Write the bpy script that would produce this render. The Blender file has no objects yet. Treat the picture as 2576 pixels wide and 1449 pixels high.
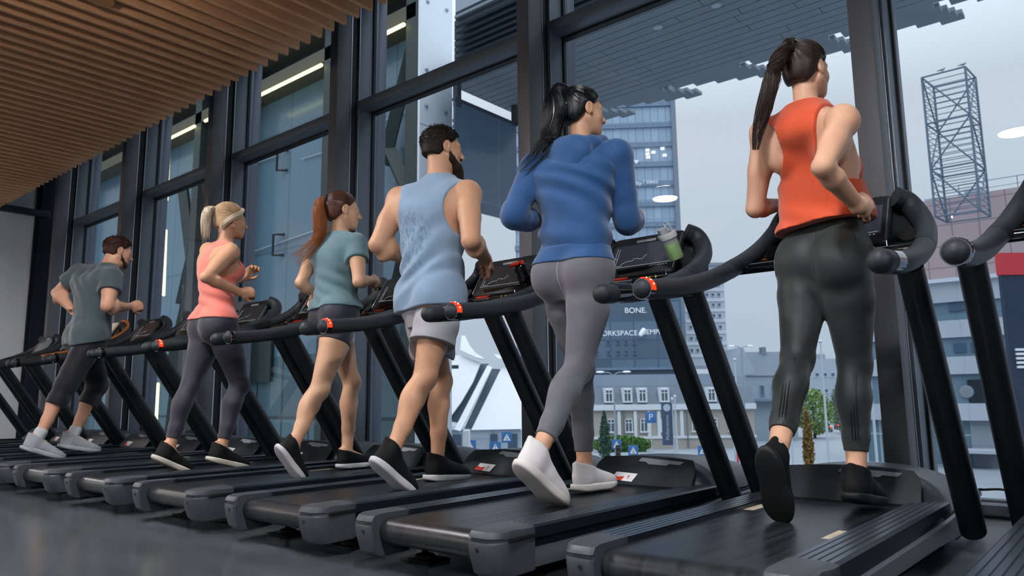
import bpy, bmesh, math, random
import numpy as np
from mathutils import Vector, Matrix
random.seed(7); RNG=np.random.default_rng(7)
SC=bpy.context.scene; COL=SC.collection
PI=math.pi

# ------------------------------------------------------------------ helpers
def lin(h):
    h=h.lstrip('#'); o=[]
    for i in (0,2,4):
        c=int(h[i:i+2],16)/255
        o.append(c/12.92 if c<=.04045 else ((c+.055)/1.055)**2.4)
    return (*o,1.0)
MATS={}
def mat(name,color='#808080',rough=.5,metal=0.,spec=.5,bump=0.,bscale=40.,stretch=(1,1,1),var=0.,vscale=8.,emit=None,estr=0.,trans=0.,ior=1.45,sheen=0.,coat=0.,sss=0.,bdist=.01):
    if name in MATS: return MATS[name]
    m=bpy.data.materials.new(name); m.use_nodes=True
    nt=m.node_tree; b=nt.nodes['Principled BSDF']
    c=lin(color) if isinstance(color,str) else color
    b.inputs['Base Color'].default_value=c; b.inputs['Roughness'].default_value=rough
    b.inputs['Metallic'].default_value=metal; b.inputs['Specular IOR Level'].default_value=spec
    b.inputs['IOR'].default_value=ior
    if trans: b.inputs['Transmission Weight'].default_value=trans
    if coat: b.inputs['Coat Weight'].default_value=coat
    if sheen: b.inputs['Sheen Weight'].default_value=sheen; b.inputs['Sheen Roughness'].default_value=.5
    if sss:
        b.inputs['Subsurface Weight'].default_value=sss; b.inputs['Subsurface Radius'].default_value=(.012,.004,.002); b.inputs['Subsurface Scale'].default_value=1.
    if emit:
        b.inputs['Emission Color'].default_value=lin(emit); b.inputs['Emission Strength'].default_value=estr
    if bump or var:
        tc=nt.nodes.new('ShaderNodeTexCoord'); mp=nt.nodes.new('ShaderNodeMapping'); mp.inputs['Scale'].default_value=stretch
        nt.links.new(tc.outputs['Object'],mp.inputs['Vector'])
    if bump:
        n=nt.nodes.new('ShaderNodeTexNoise'); n.inputs['Scale'].default_value=bscale; n.inputs['Detail'].default_value=4
        bp=nt.nodes.new('ShaderNodeBump'); bp.inputs['Strength'].default_value=bump; bp.inputs['Distance'].default_value=bdist
        nt.links.new(mp.outputs['Vector'],n.inputs['Vector']); nt.links.new(n.outputs['Fac'],bp.inputs['Height']); nt.links.new(bp.outputs['Normal'],b.inputs['Normal'])
    if var:
        n=nt.nodes.new('ShaderNodeTexNoise'); n.inputs['Scale'].default_value=vscale; n.inputs['Detail'].default_value=5
        rp=nt.nodes.new('ShaderNodeMapRange'); rp.inputs['From Min'].default_value=.25; rp.inputs['From Max'].default_value=.75
        rp.inputs['To Min'].default_value=1-var; rp.inputs['To Max'].default_value=1+var
        mx=nt.nodes.new('ShaderNodeVectorMath'); mx.operation='SCALE'; mx.inputs[0].default_value=c[:3]
        nt.links.new(mp.outputs['Vector'],n.inputs['Vector']); nt.links.new(n.outputs['Fac'],rp.inputs['Value']); nt.links.new(rp.outputs['Result'],mx.inputs['Scale']); nt.links.new(mx.outputs['Vector'],b.inputs['Base Color'])
    MATS[name]=m; return m
def emis(name,color,strength):
    if name in MATS: return MATS[name]
    m=bpy.data.materials.new(name); m.use_nodes=True; nt=m.node_tree
    nt.nodes.remove(nt.nodes['Principled BSDF']); e=nt.nodes.new('ShaderNodeEmission')
    e.inputs['Color'].default_value=lin(color); e.inputs['Strength'].default_value=strength
    nt.links.new(e.outputs[0],nt.nodes['Material Output'].inputs[0]); MATS[name]=m; return m

class MB:
    """collects shapes, links them as ONE mesh object"""
    def __init__(s): s.v=[]; s.f=[]; s.m=[]
    def add(s,V,F,mi=0):
        o=len(s.v); s.v+= [tuple(map(float,x)) for x in V]; s.f+=[tuple(i+o for i in f) for f in F]; s.m+=[mi]*len(F); return s
    def box(s,x0,x1,y0,y1,z0,z1,bev=0.,mi=0,M=None,seg=2):
        bm=bmesh.new(); bmesh.ops.create_cube(bm,size=1)
        for v in bm.verts: v.co=Vector(((x0+x1)/2+v.co.x*(x1-x0),(y0+y1)/2+v.co.y*(y1-y0),(z0+z1)/2+v.co.z*(z1-z0)))
        if bev>0: bmesh.ops.bevel(bm,geom=list(bm.edges),offset=bev,segments=seg,profile=.5,affect='EDGES')
        return s.bm(bm,mi,M)
    def bm(s,bm,mi=0,M=None):
        bm.verts.index_update(); V=[(M@v.co if M else v.co) for v in bm.verts]; F=[[v.index for v in f.verts] for f in bm.faces]; bm.free(); return s.add(V,F,mi)
    def prism(s,prof,a0,a1,axis='x',mi=0,M=None):
        n=len(prof); V=[]
        for a in (a0,a1):
            for p,q in prof:
                V.append({'x':(a,p,q),'y':(p,a,q),'z':(p,q,a)}[axis])
        F=[[i,(i+1)%n,n+(i+1)%n,n+i] for i in range(n)]+[list(range(n))[::-1],list(range(n,2*n))]
        if M: V=[M@Vector(v) for v in V]
        return s.add(V,F,mi)
    def rings(s,R,cap=True,mi=0,closed=True):
        n=len(R[0]); V=[p for r in R for p in r]; F=[]
        for k in range(len(R)-1):
            for i in range(n if closed else n-1):
                j=(i+1)%n; F.append([k*n+i,k*n+j,(k+1)*n+j,(k+1)*n+i])
        if cap: F+=[list(range(n))[::-1],[(len(R)-1)*n+i for i in range(n)]]
        return s.add(V,F,mi)
    def tube(s,P,r,n=12,cap=True,mi=0,dome=(False,False),sx=1.):
        P=[Vector(p) for p in P]; N=len(P); rr=[r]*N if not hasattr(r,'__len__') else list(r)
        T=[]
        for i in range(N): T.append((P[min(i+1,N-1)]-P[max(i-1,0)]).normalized())
        up=Vector((0,0,1)) if abs(T[0].z)<.9 else Vector((1,0,0))
        u=(up-T[0]*up.dot(T[0])).normalized(); R=[]
        def ring(c,u,w,rad): return [c+(u*math.cos(a)*sx+w*math.sin(a))*rad for a in [2*PI*i/n for i in range(n)]]
        if dome[0]:
            w=T[0].cross(u)
            for t in (.02,.25,.5,.75): 
                a=(1-t)*PI/2; R.append(ring(P[0]-T[0]*rr[0]*math.sin(a),u,w,rr[0]*math.cos(a)+1e-5))
        for i in range(N):
            u=(u-T[i]*u.dot(T[i])).normalized(); w=T[i].cross(u); R.append(ring(P[i],u,w,rr[i]))
        if dome[1]:
            for t in (.75,.5,.25,.02):
                a=(1-t)*PI/2; R.append(ring(P[-1]+T[-1]*rr[-1]*math.sin(a),u,w,rr[-1]*math.cos(a)+1e-5))
        return s.rings(R,cap,mi)
    def lathe(s,prof,c=(0,0,0),n=24,mi=0,M=None):
        R=[[Vector((c[0]+r*math.cos(2*PI*i/n),c[1]+r*math.sin(2*PI*i/n),c[2]+z)) for i in range(n)] for r,z in prof]
        if M: R=[[M@p for p in q] for q in R]
        return s.rings(R,True,mi)
    def quad(s,a,b,c,d,mi=0): return s.add([a,b,c,d],[[0,1,2,3]],mi)
    def cone(s,p0,p1,r0,r1,n=10,mi=0): return s.tube([p0,p1],[r0,r1],n,True,mi)
    def sphere(s,c,r,n=12,mi=0):
        R=[]
        for k in range(1,n): 
            a=PI*k/n; R.append([(c[0]+r[0]*math.sin(a)*math.cos(2*PI*i/n),c[1]+r[1]*math.sin(a)*math.sin(2*PI*i/n),c[2]-r[2]*math.cos(a)) for i in range(n)])
        return s.rings(R,True,mi)
    def build(s,name,mats,parent=None,smooth=True,ang=40):
        me=bpy.data.meshes.new(name); me.from_pydata(s.v,[],s.f)
        for m in (mats if isinstance(mats,(list,tuple)) else [mats]): me.materials.append(m)
        if max(s.m or [0])>0: me.polygons.foreach_set('material_index',s.m)
        return link(me,name,parent,smooth,ang)
def link(me,name,parent=None,smooth=True,ang=40):
    if smooth:
        me.polygons.foreach_set('use_smooth',[True]*len(me.polygons))
        try: me.set_sharp_from_angle(angle=math.radians(ang))
        except Exception: pass
    me.update(); o=bpy.data.objects.new(name,me); COL.objects.link(o)
    if parent: o.parent=parent
    return o
def npmesh(name,V,F,mats,parent=None,ang=180):
    """fast mesh from numpy arrays, quads"""
    me=bpy.data.meshes.new(name); me.vertices.add(len(V)); me.vertices.foreach_set('co',np.asarray(V,np.float32).ravel())
    F=np.asarray(F,np.int32); k=F.shape[1]; me.loops.add(F.size); me.loops.foreach_set('vertex_index',F.ravel())
    me.polygons.add(len(F)); me.polygons.foreach_set('loop_start',np.arange(0,F.size,k,dtype=np.int32)); me.polygons.foreach_set('loop_total',np.full(len(F),k,np.int32))
    me.update(calc_edges=True)
    for m in (mats if isinstance(mats,(list,tuple)) else [mats]): me.materials.append(m)
    return link(me,name,parent,True,ang) if ang<180 else _lk(me,name,parent)
def _lk(me,name,parent):
    me.polygons.foreach_set('use_smooth',[True]*len(me.polygons)); me.update()
    o=bpy.data.objects.new(name,me); COL.objects.link(o)
    if parent: o.parent=parent
    return o
def tag(o,label,cat,group=None,kind=None):
    o['label']=label; o['category']=cat
    if group: o['group']=group
    if kind: o['kind']=kind
    return o
def empty(name,loc,label,cat,group=None,rz=0):
    o=bpy.data.objects.new(name,None); COL.objects.link(o); o.location=loc; o.rotation_euler=(0,0,rz); o.empty_display_size=.1
    return tag(o,label,cat,group)
def struct(o): o['kind']='structure'; return o
def copy_tree(o,parent=None):
    c=o.copy(); COL.objects.link(c)
    if parent: c.parent=parent
    for ch in list(o.children): copy_tree(ch,c)
    return c
def smooth_path(P,n=6):
    """Catmull-Rom through the points"""
    P=[Vector(p) for p in P]; Q=[P[0]*2-P[1]]+P+[P[-1]*2-P[-2]]; out=[]
    for i in range(1,len(Q)-2):
        a,b,c,d=Q[i-1:i+3]
        for k in range(n):
            t=k/n; out.append(.5*((2*b)+(c-a)*t+(2*a-5*b+4*c-d)*t*t+(3*b-a-3*c+d)*t**3))
    return out+[P[-1]]

# ------------------------------------------------------------------ camera
CAMZ=.57; FPX,PITCH,ROLL,YAW=1867.78,.1491,-.0109,.6993
def ray(px,py):
    a=px-1288;b=py-724.5
    u=a*math.cos(ROLL)+b*math.sin(ROLL); v=-a*math.sin(ROLL)+b*math.cos(ROLL)
    up=-v/FPX; rt=u/FPX; d=math.cos(PITCH)-up*math.sin(PITCH); Z=math.sin(PITCH)+up*math.cos(PITCH)
    return Vector((-d*math.sin(YAW)+rt*math.cos(YAW),d*math.cos(YAW)+rt*math.sin(YAW),Z))
def AX(px,py,x): r=ray(px,py); return Vector((0,0,CAMZ))+r*(x/r.x)
def AY(px,py,y): r=ray(px,py); return Vector((0,0,CAMZ))+r*(y/r.y)
def AZ(px,py,z): r=ray(px,py); return Vector((0,0,CAMZ))+r*((z-CAMZ)/r.z)
fw=ray(1288,724.5); rt=(ray(1288+FPX,724.5)-fw).normalized(); upv=rt.cross(fw.normalized())
cam=bpy.data.cameras.new('camera'); co=bpy.data.objects.new('camera',cam); COL.objects.link(co)
cam.sensor_width=36; cam.lens=36*FPX/2576; cam.clip_start=.05; cam.clip_end=600
R=Matrix((rt,upv,-fw.normalized())).transposed().to_4x4(); R.translation=Vector((0,0,CAMZ)); co.matrix_world=R
cam.dof.use_dof=True; cam.dof.focus_distance=3.3; cam.dof.aperture_fstop=5.0
SC.camera=co
SC.view_settings.view_transform='Standard'; SC.view_settings.look='None'; SC.view_settings.gamma=1; SC.view_settings.exposure=0
try: SC.view_settings.use_curve_mapping=False
except Exception: pass
cy=SC.cycles; cy.use_denoising=True; cy.max_bounces=7; cy.diffuse_bounces=3; cy.glossy_bounces=4; cy.transmission_bounces=6; cy.transparent_max_bounces=12
cy.caustics_reflective=False; cy.caustics_refractive=False; cy.use_adaptive_sampling=True; cy.adaptive_threshold=.015; cy.sample_clamp_indirect=6
# ------------------------------------------------------------------ room shell
YG=4.4
M_frame=mat('mullion grey',"#687079",.45,.25,bump=.05,bscale=300)
M_face=mat('mullion front',"#606164",.5,.1,bump=.05,bscale=300)
M_black=mat('gasket black',"#08090b",.6)
M_alu=mat('bright edge trim',"#b8bcc2",.25,.9)
M_wood=mat('wood slat',"#dba67a",.5,bump=.06,bscale=30,stretch=(8,1,8),var=.18,vscale=5)
M_ceildark=mat('ceiling void',"#1c130e",.9)
M_white=mat('white paint',"#dfe2e4",.7,bump=.02,bscale=120)
M_ceil=mat('ceiling paint',"#8f9296",.8)
M_floor=None
def floor_mat():
    m=mat('rubber floor',"#3e4347",.3); nt=m.node_tree; b=nt.nodes['Principled BSDF']
    tc=nt.nodes.new('ShaderNodeTexCoord'); n1=nt.nodes.new('ShaderNodeTexNoise'); n1.inputs['Scale'].default_value=1.3; n1.inputs['Detail'].default_value=6
    mp=nt.nodes.new('ShaderNodeMapping'); mp.inputs['Scale'].default_value=(.5,3,1)
    n2=nt.nodes.new('ShaderNodeTexNoise'); n2.inputs['Scale'].default_value=160; n2.inputs['Detail'].default_value=3
    rp=nt.nodes.new('ShaderNodeValToRGB'); rp.color_ramp.elements[0].color=lin('#3b3f42'); rp.color_ramp.elements[1].color=lin('#5b6063'); rp.color_ramp.elements[0].position=.3; rp.color_ramp.elements[1].position=.72
    r2=nt.nodes.new('ShaderNodeValToRGB'); r2.color_ramp.elements[0].position=.66; r2.color_ramp.elements[1].position=.8; r2.color_ramp.elements[0].color=(0,0,0,1); r2.color_ramp.elements[1].color=(.05,.053,.055,1)
    ad=nt.nodes.new('ShaderNodeMix'); ad.data_type='RGBA'; ad.blend_type='ADD'; ad.inputs['Factor'].default_value=.7
    rr=nt.nodes.new('ShaderNodeMapRange'); rr.inputs['To Min'].default_value=.12; rr.inputs['To Max'].default_value=.28
    L=nt.links.new
    L(tc.outputs['Object'],mp.inputs['Vector']); L(mp.outputs['Vector'],n1.inputs['Vector']); L(tc.outputs['Object'],n2.inputs['Vector'])
    L(n1.outputs['Fac'],rp.inputs['Fac']); L(n2.outputs['Fac'],r2.inputs['Fac']); L(rp.outputs['Color'],ad.inputs['A']); L(r2.outputs['Color'],ad.inputs['B']); L(ad.outputs['Result'],b.inputs['Base Color'])
    L(n1.outputs['Fac'],rr.inputs['Value']); L(rr.outputs['Result'],b.inputs['Roughness'])
    return m
XL,XRW,YB=-13.2,7.0,-9.0; ZC=4.6
f=MB(); f.box(XL,XRW,YB,YG+.25,-.3,0); struct(f.build('floor',floor_mat()))
# raised threshold strip under the glass
f=MB(); f.box(XL,XRW,YG-.16,YG+.12,0.001,.05,.005); struct(f.build('baseboard_window',M_frame))
f=MB(); f.box(XL,XRW,YB-.2,YB,0,ZC+.2); M_dimw=mat('grey painted wall',"#85898d",.7); struct(f.build('wall_back',M_dimw))
f=MB(); f.box(XRW,XRW+.2,YB,YG,0,ZC+.2); struct(f.build('wall_right',M_dimw))
f=MB(); f.box(XL-.2,XL,YB,3.92,0,ZC+.2); struct(f.build('wall_left',M_white))
f=MB(); f.box(XL-.2,XL+.02,3.92,YG+.1,0,ZC+.2); f.box(XL-.1,XL+.06,3.98,4.12,0,ZC+.2); struct(f.build('trim_corner',mat('dark corner panel','#1b222b',.4)))
f=MB(); f.box(XL-.02,XL+.09,1.,4.12,3.53,3.63,.004); struct(f.build('trim_beam',mat('dark beam','#20262c',.5)))
f=MB(); f.box(XL-.2,XRW+.2,YB-.2,YG+.3,ZC+.2,ZC+.4); struct(f.build('ceiling',M_ceil))
# slatted wooden ceiling raft: dark backing board with slats hung below
SZ=3.57; SP=.1635; YE=3.44
f=MB()
nS=60
for i in range(nS):
    x=-4.143+.035+SP*3-i*SP
    f.box(x-.034,x,YB+1.2,YE,SZ,SZ+.24,.005,0,seg=1)
f.box(XL,-3.62,YB+1.2,YE-.12,SZ+.24,SZ+.29,0,1)
o=struct(f.build('ceiling_slats',[M_wood,M_ceildark],None,True,30))
# recessed ceiling disc between the slats
p=AZ(255,3,SZ-.012); f=MB(); f.lathe([(.001,.02),(.085,.02),(.09,.01),(.088,0),(.07,-.004),(.001,-.004)],(p.x,p.y,SZ-.012),24)
tag(f.build('ceiling_speaker',mat('tan disc','#b9824f',.5)),'round tan speaker disc set into the wooden slat ceiling','speaker')

# mullions: inner post, dark groove, outer mullion with bright edge lines
MX=[1.41,-.871,-3.143,-5.425,-7.72,-10.01,-12.40]
for i,x in enumerate(MX):
    f=MB()
    f.box(x-.118,x-.012,4.22,4.46,-.05,ZC+.25,.004,0)      # outer mullion
    f.box(x-.118,x-.012,4.46,4.56,-.05,ZC+.25,.004,0)
    f.box(x-.125,x+.002,4.385,4.415,-.05,ZC+.25,0,1)        # gasket
    f.box(x-.10,x-.03,4.14,4.22,-.05,ZC+.25,0,1)            # groove
    f.box(x-.125,x-.012,3.97,4.14,-.05,ZC+.25,.004,2)       # inner post
    f.box(x-.016,x-.009,4.128,4.137,-.05,ZC+.25,0,3); f.box(x-.015,x-.008,4.222,4.228,-.05,ZC+.25,0,3)
    struct(f.build('window_frame_%d'%(i+1),[M_frame,M_black,M_face,M_alu],None,True,30))
TZ0,TZ1=3.32,3.40
def glass_mat():
    m=bpy.data.materials.new('window glass'); m.use_nodes=True; nt=m.node_tree; nt.nodes.remove(nt.nodes['Principled BSDF'])
    t=nt.nodes.new('ShaderNodeBsdfTransparent'); t.inputs[0].default_value=(.90,.945,.96,1)
    g=nt.nodes.new('ShaderNodeBsdfGlossy'); g.inputs['Roughness'].default_value=0.0; g.inputs['Color'].default_value=(.95,.97,1,1)
    fr=nt.nodes.new('ShaderNodeFresnel'); fr.inputs['IOR'].default_value=1.5
    mx=nt.nodes.new('ShaderNodeMixShader'); L=nt.links.new
    L(fr.outputs[0],mx.inputs[0]); L(t.outputs[0],mx.inputs[1]); L(g.outputs[0],mx.inputs[2]); L(mx.outputs[0],nt.nodes['Material Output'].inputs[0]); return m
M_glass=glass_mat()
wn=0
for i in range(len(MX)-1):
    x1=MX[i]-.122; x0=MX[i+1]
    f=MB(); f.box(x0-.012,x1+.01,4.22,4.40,TZ0,TZ1,.004,0); f.box(x0,x1,4.37,4.43,TZ0-.014,TZ0,0,1); f.box(x0,x1,4.37,4.43,TZ1,TZ1+.014,0,1)
    f.box(x0-.012,x1+.01,4.36,4.44,0.0,.06,0,0)
    struct(f.build('window_transom_%d'%(i+1),[M_frame,M_black],None,True,30))
    for z0,z1 in ((.06,TZ0-.014),(TZ1+.014,ZC+.2)):
        wn+=1; f=MB(); f.quad((x0,YG,z0),(x1,YG,z0),(x1,YG,z1),(x0,YG,z1)); struct(f.build('window_%d'%wn,M_glass,None,False))
x0=XL; x1=MX[-1]-.122
f=MB(); f.quad((x0,YG,0.06),(x1,YG,0.06),(x1,YG,TZ0),(x0,YG,TZ0)); struct(f.build('window_%d'%(wn+1),M_glass,None,False))
f=MB(); f.quad((x0,YG,TZ1),(x1,YG,TZ1),(x1,YG,ZC+.2),(x0,YG,ZC+.2)); struct(f.build('window_%d'%(wn+2),M_glass,None,False))
f=MB(); f.box(x0,x1,4.22,4.40,TZ0,TZ1,.004); struct(f.build('window_transom_7',M_frame))
f=MB(); f.box(MX[0]-.01,XRW,YG,YG+.2,0,ZC+.2); struct(f.build('wall_front',M_dimw))

# ceiling lamps (round drums; the window panes mirror them)
M_lamp=emis('lamp diffuser','#f8f7fa',440.0); M_slatfill=emis('slat fill glow','#fff3e8',190.0); M_lamph=mat('lamp housing','#e8e8e8',.5)
lamps=[(-4.24,.83),(-.66,.69),(-1.64,-2.72),(-5.9,-3.4),(2.6,.7),(2.4,-2.9),(-10.2,-3.4),(-3.6,-6.2),(-7.9,-6.2),(.7,-6.2),(5.0,-6.2),(-5.9,-9.6),(-10.2,-9.6),(-1.6,-9.6),(2.7,-9.6),(-7.6,-13),(-11.2,.6),(-12.0,-2.2)]  # last two are added out of view to brighten the left wall
for i,(x,y) in enumerate(lamps):
    zb=2.98
    e=empty('ceiling_lamp',(x,y,zb),['round hanging ceiling lamp mirrored in the pane right of the blue hoodie','round hanging ceiling lamp mirrored high in the rightmost pane','round hanging ceiling lamp mirrored beside the rightmost treadmill handle'][i] if i<3 else 'unseen round white hanging drum lamp that fills the room with light','lamp','round ceiling lamps')
    f=MB(); f.lathe([(.001,.12),(.155,.12),(.16,.1),(.16,.0),(.15,0),(.148,.02),(.001,.02)],n=32); f.cone((0,0,.12),(0,0,.6 if (x<-3.5 and y<3.4) else 1.7),.008,.008); f.build('housing',M_lamph,e)
    f=MB(); f.lathe([(.001,.0),(.12,-.010),(.14,-.004),(.147,.012),(.001,.018)],n=32); f.build('diffuser',M_lamp,e)
    if x<-4: f=MB(); f.lathe([(.001,.121),(.14,.121),(.14,.126),(.001,.128)],n=32); f.build('added_uplight',M_slatfill,e)  # glowing top disc added to brighten the slats from below
# ------------------------------------------------------------------ treadmills
XC=-.895; SPC=.88; Y0=2.6
M_rub=mat('handle foam',"#2b2f33",.5,spec=.35,bump=.04,bscale=900,bdist=.002)
M_tube=mat('upright paint',"#12161a",.42,spec=.45,bump=.08,bscale=1100,bdist=.001)
M_pl=mat('dark plastic',"#181b1e",.5,spec=.45,bump=.05,bscale=900,bdist=.001)
M_plg=mat('grey plastic',"#3d4247",.42,spec=.5,bump=.08,bscale=700,bdist=.001)
M_sil=mat('silver side panel',"#858b92",.38,.55,bump=.03,bscale=60,stretch=(1,.05,1))
M_rail=mat('ribbed rail',"#1c242c",.3,.35)
M_railt=mat('rail tread',"#3d4954",.32,.45)
M_gap=mat('shadow gap black',"#050607",.7)
def belt_mat():
    m=mat('running belt',"#1e2123",.34,spec=.5); nt=m.node_tree; b=nt.nodes['Principled BSDF']
    tc=nt.nodes.new('ShaderNodeTexCoord'); mp=nt.nodes.new('ShaderNodeMapping'); mp.inputs['Scale'].default_value=(60,.8,.8)
    n=nt.nodes.new('ShaderNodeTexNoise'); n.inputs['Scale'].default_value=1.0; n.inputs['Detail'].default_value=5
    rp=nt.nodes.new('ShaderNodeValToRGB'); rp.color_ramp.elements[0].color=lin('#121416'); rp.color_ramp.elements[1].color=lin('#2c3033'); rp.color_ramp.elements[0].position=.35; rp.color_ramp.elements[1].position=.8
    rr=nt.nodes.new('ShaderNodeMapRange'); rr.inputs['To Min'].default_value=.24; rr.inputs['To Max'].default_value=.46
    L=nt.links.new; L(tc.outputs['Object'],mp.inputs['Vector']); L(mp.outputs['Vector'],n.inputs['Vector']); L(n.outputs['Fac'],rp.inputs['Fac']); L(rp.outputs['Color'],b.inputs['Base Color']); L(n.outputs['Fac'],rr.inputs['Value']); L(rr.outputs['Result'],b.inputs['Roughness'])
    return m
M_belt=belt_mat()
M_scr=mat('screen',"#3a3d47",.12,spec=.6,coat=.3,emit='#4a4d5c',estr=.22)
M_scrd=mat('screen dim',"#23282b",.15,spec=.6,coat=.3,emit='#394146',estr=.12)
M_line=emis('graph line','#b9bec6',.75); M_gfill=emis('graph fill','#59706c',.35)
M_red=mat('red plastic',"#e23a1e",.4); M_lab=mat('silver label',"#9aa1a8",.4,.3); M_stw=mat('white sticker',"#e6e6e4",.5); M_str=mat('red sticker',"#d8402a",.5)
M_yel=mat('yellow symbol',"#d8b23a",.5,emit='#d8b23a',estr=.15); M_glossb=mat('gloss black',"#08090b",.12,spec=.6,coat=.5); M_chr=mat('chrome',"#c9ccd0",.15,1.)
M_cream=mat('cream belt mark',"#b9ab93",.5); M_orange=mat('orange mark',"#d0691e",.5); M_led=emis('red led','#ff1a08',7.0); M_ledh=emis('led core','#ffb090',16.0); M_ledoff=mat('led off',"#150606",.12,coat=.5); M_steel=mat('steel',"#8a8d90",.35,.9)
DX=-.02; HW=.335
def y(Y): return Y-Y0
def treadmill():
    R=empty('treadmill',(0,0,0),'x','treadmill','row of treadmills facing the windows')
    # frame under the deck
    f=MB(); f.box(DX-.28,DX+.28,y(1.86),y(3.9),.07,.15,.01); f.box(DX-.30,DX+.30,y(1.80),y(1.86),.085,.115); f.build('frame',M_gap,R)
    # belt: closed loop round the rear roller
    f=MB(); zc,r=.130,.043; P=[(y(3.2),.173)]
    P+=[(y(1.76),.173)]
    for k in range(1,12): a=PI/2+PI*k/12; P.append((y(1.745)+r*math.cos(a),zc+r*math.sin(a)))
    P+=[(y(1.76),.087),(y(3.2),.087)]; f.prism(P,DX-.232,DX+.232); f.build('belt',M_belt,R)
    for (x,yy,w) in ((DX-.205,2.62,.05),(DX+.195,2.22,.055)):
        f=MB(); f.box(x-.02,x+.02,y(yy),y(yy+.16),.1733,.1737); f.build('belt_mark',M_cream,R)
    wings=[]
    for s in (-1,1):
        # ribbed foot rail
        xs=[.224,.224,.240,.241,.244,.245,.262,.263,.266,.267,.284,.285,.288,.289,.306,.307,.310,.311,.327,.335,.335]
        zs=[.150,.186,.1885,.1865,.1865,.1885,.1885,.1865,.1865,.1885,.1885,.1865,.1865,.1885,.1885,.1865,.1865,.1885,.1885,.182,.150]
        prof=[(DX+s*a,b) for a,b in zip(xs,zs)]
        f=MB(); f.prism(prof,y(1.83),y(3.14),'y'); 
        f.box(*sorted((DX+s*.24,DX+s*.315)),y(1.83),y(3.9),.118,.15)
        o=f.build('foot_rail',M_rail,R,True,25)
        t=MB()
        for a,b in ((.2265,.2405),(.2455,.2615),(.2675,.2835),(.2895,.3055),(.3115,.3265)):
            t.box(*sorted((DX+s*a,DX+s*b)),y(1.835),y(3.13),.1886,.1892)
        t.build('rail_tread',M_railt,o)
        # silver lower side panel, swelling towards the front
        f=MB(); rings=[]
        for Y,zt,zb,xo in ((1.84,.118,.058,.322),(2.4,.118,.056,.324),(3.0,.12,.05,.328),(3.25,.135,.045,.335),(3.6,.14,.045,.335),(3.84,.13,.05,.325),(3.93,.10,.06,.29)):
            rings.append([(DX+s*(xo-.05),y(Y),zb),(DX+s*(xo-.008),y(Y),zb),(DX+s*xo,y(Y),zb+.012),(DX+s*xo,y(Y),zt-.008),(DX+s*(xo-.008),y(Y),zt),(DX+s*(xo-.05),y(Y),zt)])
        f.rings(rings); f.build('side_panel',M_sil,R,True,35)
        # rear end cap: side outline swept across its width, outer corner rounded off
        out=[(1.6665,.177),(1.674,.1855),(1.70,.1905),(1.84,.1915),(1.84,.0535),(1.80,.050),(1.705,.0505),(1.684,.066),(1.668,.11),(1.661,.148),(1.663,.155),(1.672,.157),(1.672,.166),(1.662,.168)]
        rings=[]
        for a,dy,dz in ((.224,.006,.0),(.230,0,0),(.292,0,0),(.306,.004,0),(.320,.016,.001),(.331,.04,.003),(.338,.085,.005),(.340,.12,.006)):
            rings.append([(DX+s*a,min(y(Y)+dy*max(0,(1.84-Y)/.17)*1.2,y(1.84)),Z-dz*(1 if Z>.15 else -1.5)) for Y,Z in out])
        f=MB(); f.rings(rings)
        c=f.build('end_cap',M_plg,R,True,32)
        f=MB(); f.lathe([(.001,.002),(.0075,.002),(.0095,0),(.001,-.004)],n=14,M=Matrix.Translation((DX+s*.262,y(1.6645),.135))@Matrix.Rotation(PI/2,4,'X')); f.build('bolt_recess',M_gap,c)
        f=MB(); f.box(*sorted((DX+s*.336,DX+s*.3445)),y(1.72),y(1.84),.156,.167,.001); f.build('slot',M_gap,c)
        # upright
        f=MB(); f.tube([(s*.372,y(3.185),.085),(s*.372,y(2.87),.53),(s*.372,y(2.563),.968)],[.043,.043,.0395],20,sx=1.08); f.build('upright',M_tube,R)
        # handlebar
        hx=.385 if s>0 else -.345; k=s
        pts=[(hx,2.155,.930),(hx,2.24,.939),(hx,2.41,.962),(hx-k*.005,2.65,1.018),(hx-k*.02,2.88,1.10),(hx-k*.05,3.06,1.19),(hx-k*.088,3.14,1.265),(hx-k*.12,3.145,1.315),(hx-k*.155,3.115,1.335)]
        pp=smooth_path([(a,y(b),c_) for a,b,c_ in pts],6)
        f=MB(); f.tube(pp,[.0355]*28+[.0355+.004*min(1,(i+1)/8) for i in range(len(pp)-28)],20,dome=(True,False))
        h=f.build('handlebar',M_rub,R)
        if s<0:
            f=MB(); f.tube([(hx,y(2.149),.9295),(hx,y(2.174),.932)],.0366,24); f.build('light_ring',M_glossb,h)
            f=MB()
            for a in range(10):
                an=PI*(-.02+a*.062); f.box(-.0040,.0040,-.012,.012,-.001,.0014,.0008,M=Matrix.Translation((hx+.0372*math.cos(an),y(2.160),.930+.0372*math.sin(an)))@Matrix.Rotation(PI/2-an,4,'Y'))
            ls_=f.build('led_strip',M_led,h)
            for a in (.12,.27,.42):
                f=MB(); f.sphere((hx+.0385*math.cos(PI*a),y(2.160),.930+.0385*math.sin(PI*a)),(.0028,)*3,8); f.build('led_dot',M_ledh,ls_)
            f=MB(); f.tube([(hx,y(2.1435),.929),(hx,y(2.149),.9295)],.0362,24); f.build('chrome_ring',M_chr,h)
        else:
            f=MB(); f.tube([(hx,y(2.215),.937),(hx,y(2.305),.948)],.0364,24); f.build('pulse_sensor',M_glossb,h)
        f=MB(); q=pp[22]; q2=pp[24]; f.tube([q,q2],.0362,20); f.build('seam_sleeve',M_pl,h)
        wings.append((s,hx,pp))
    # motor hood: height field
    nx,ny=33,22; V=[];F=[]
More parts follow.
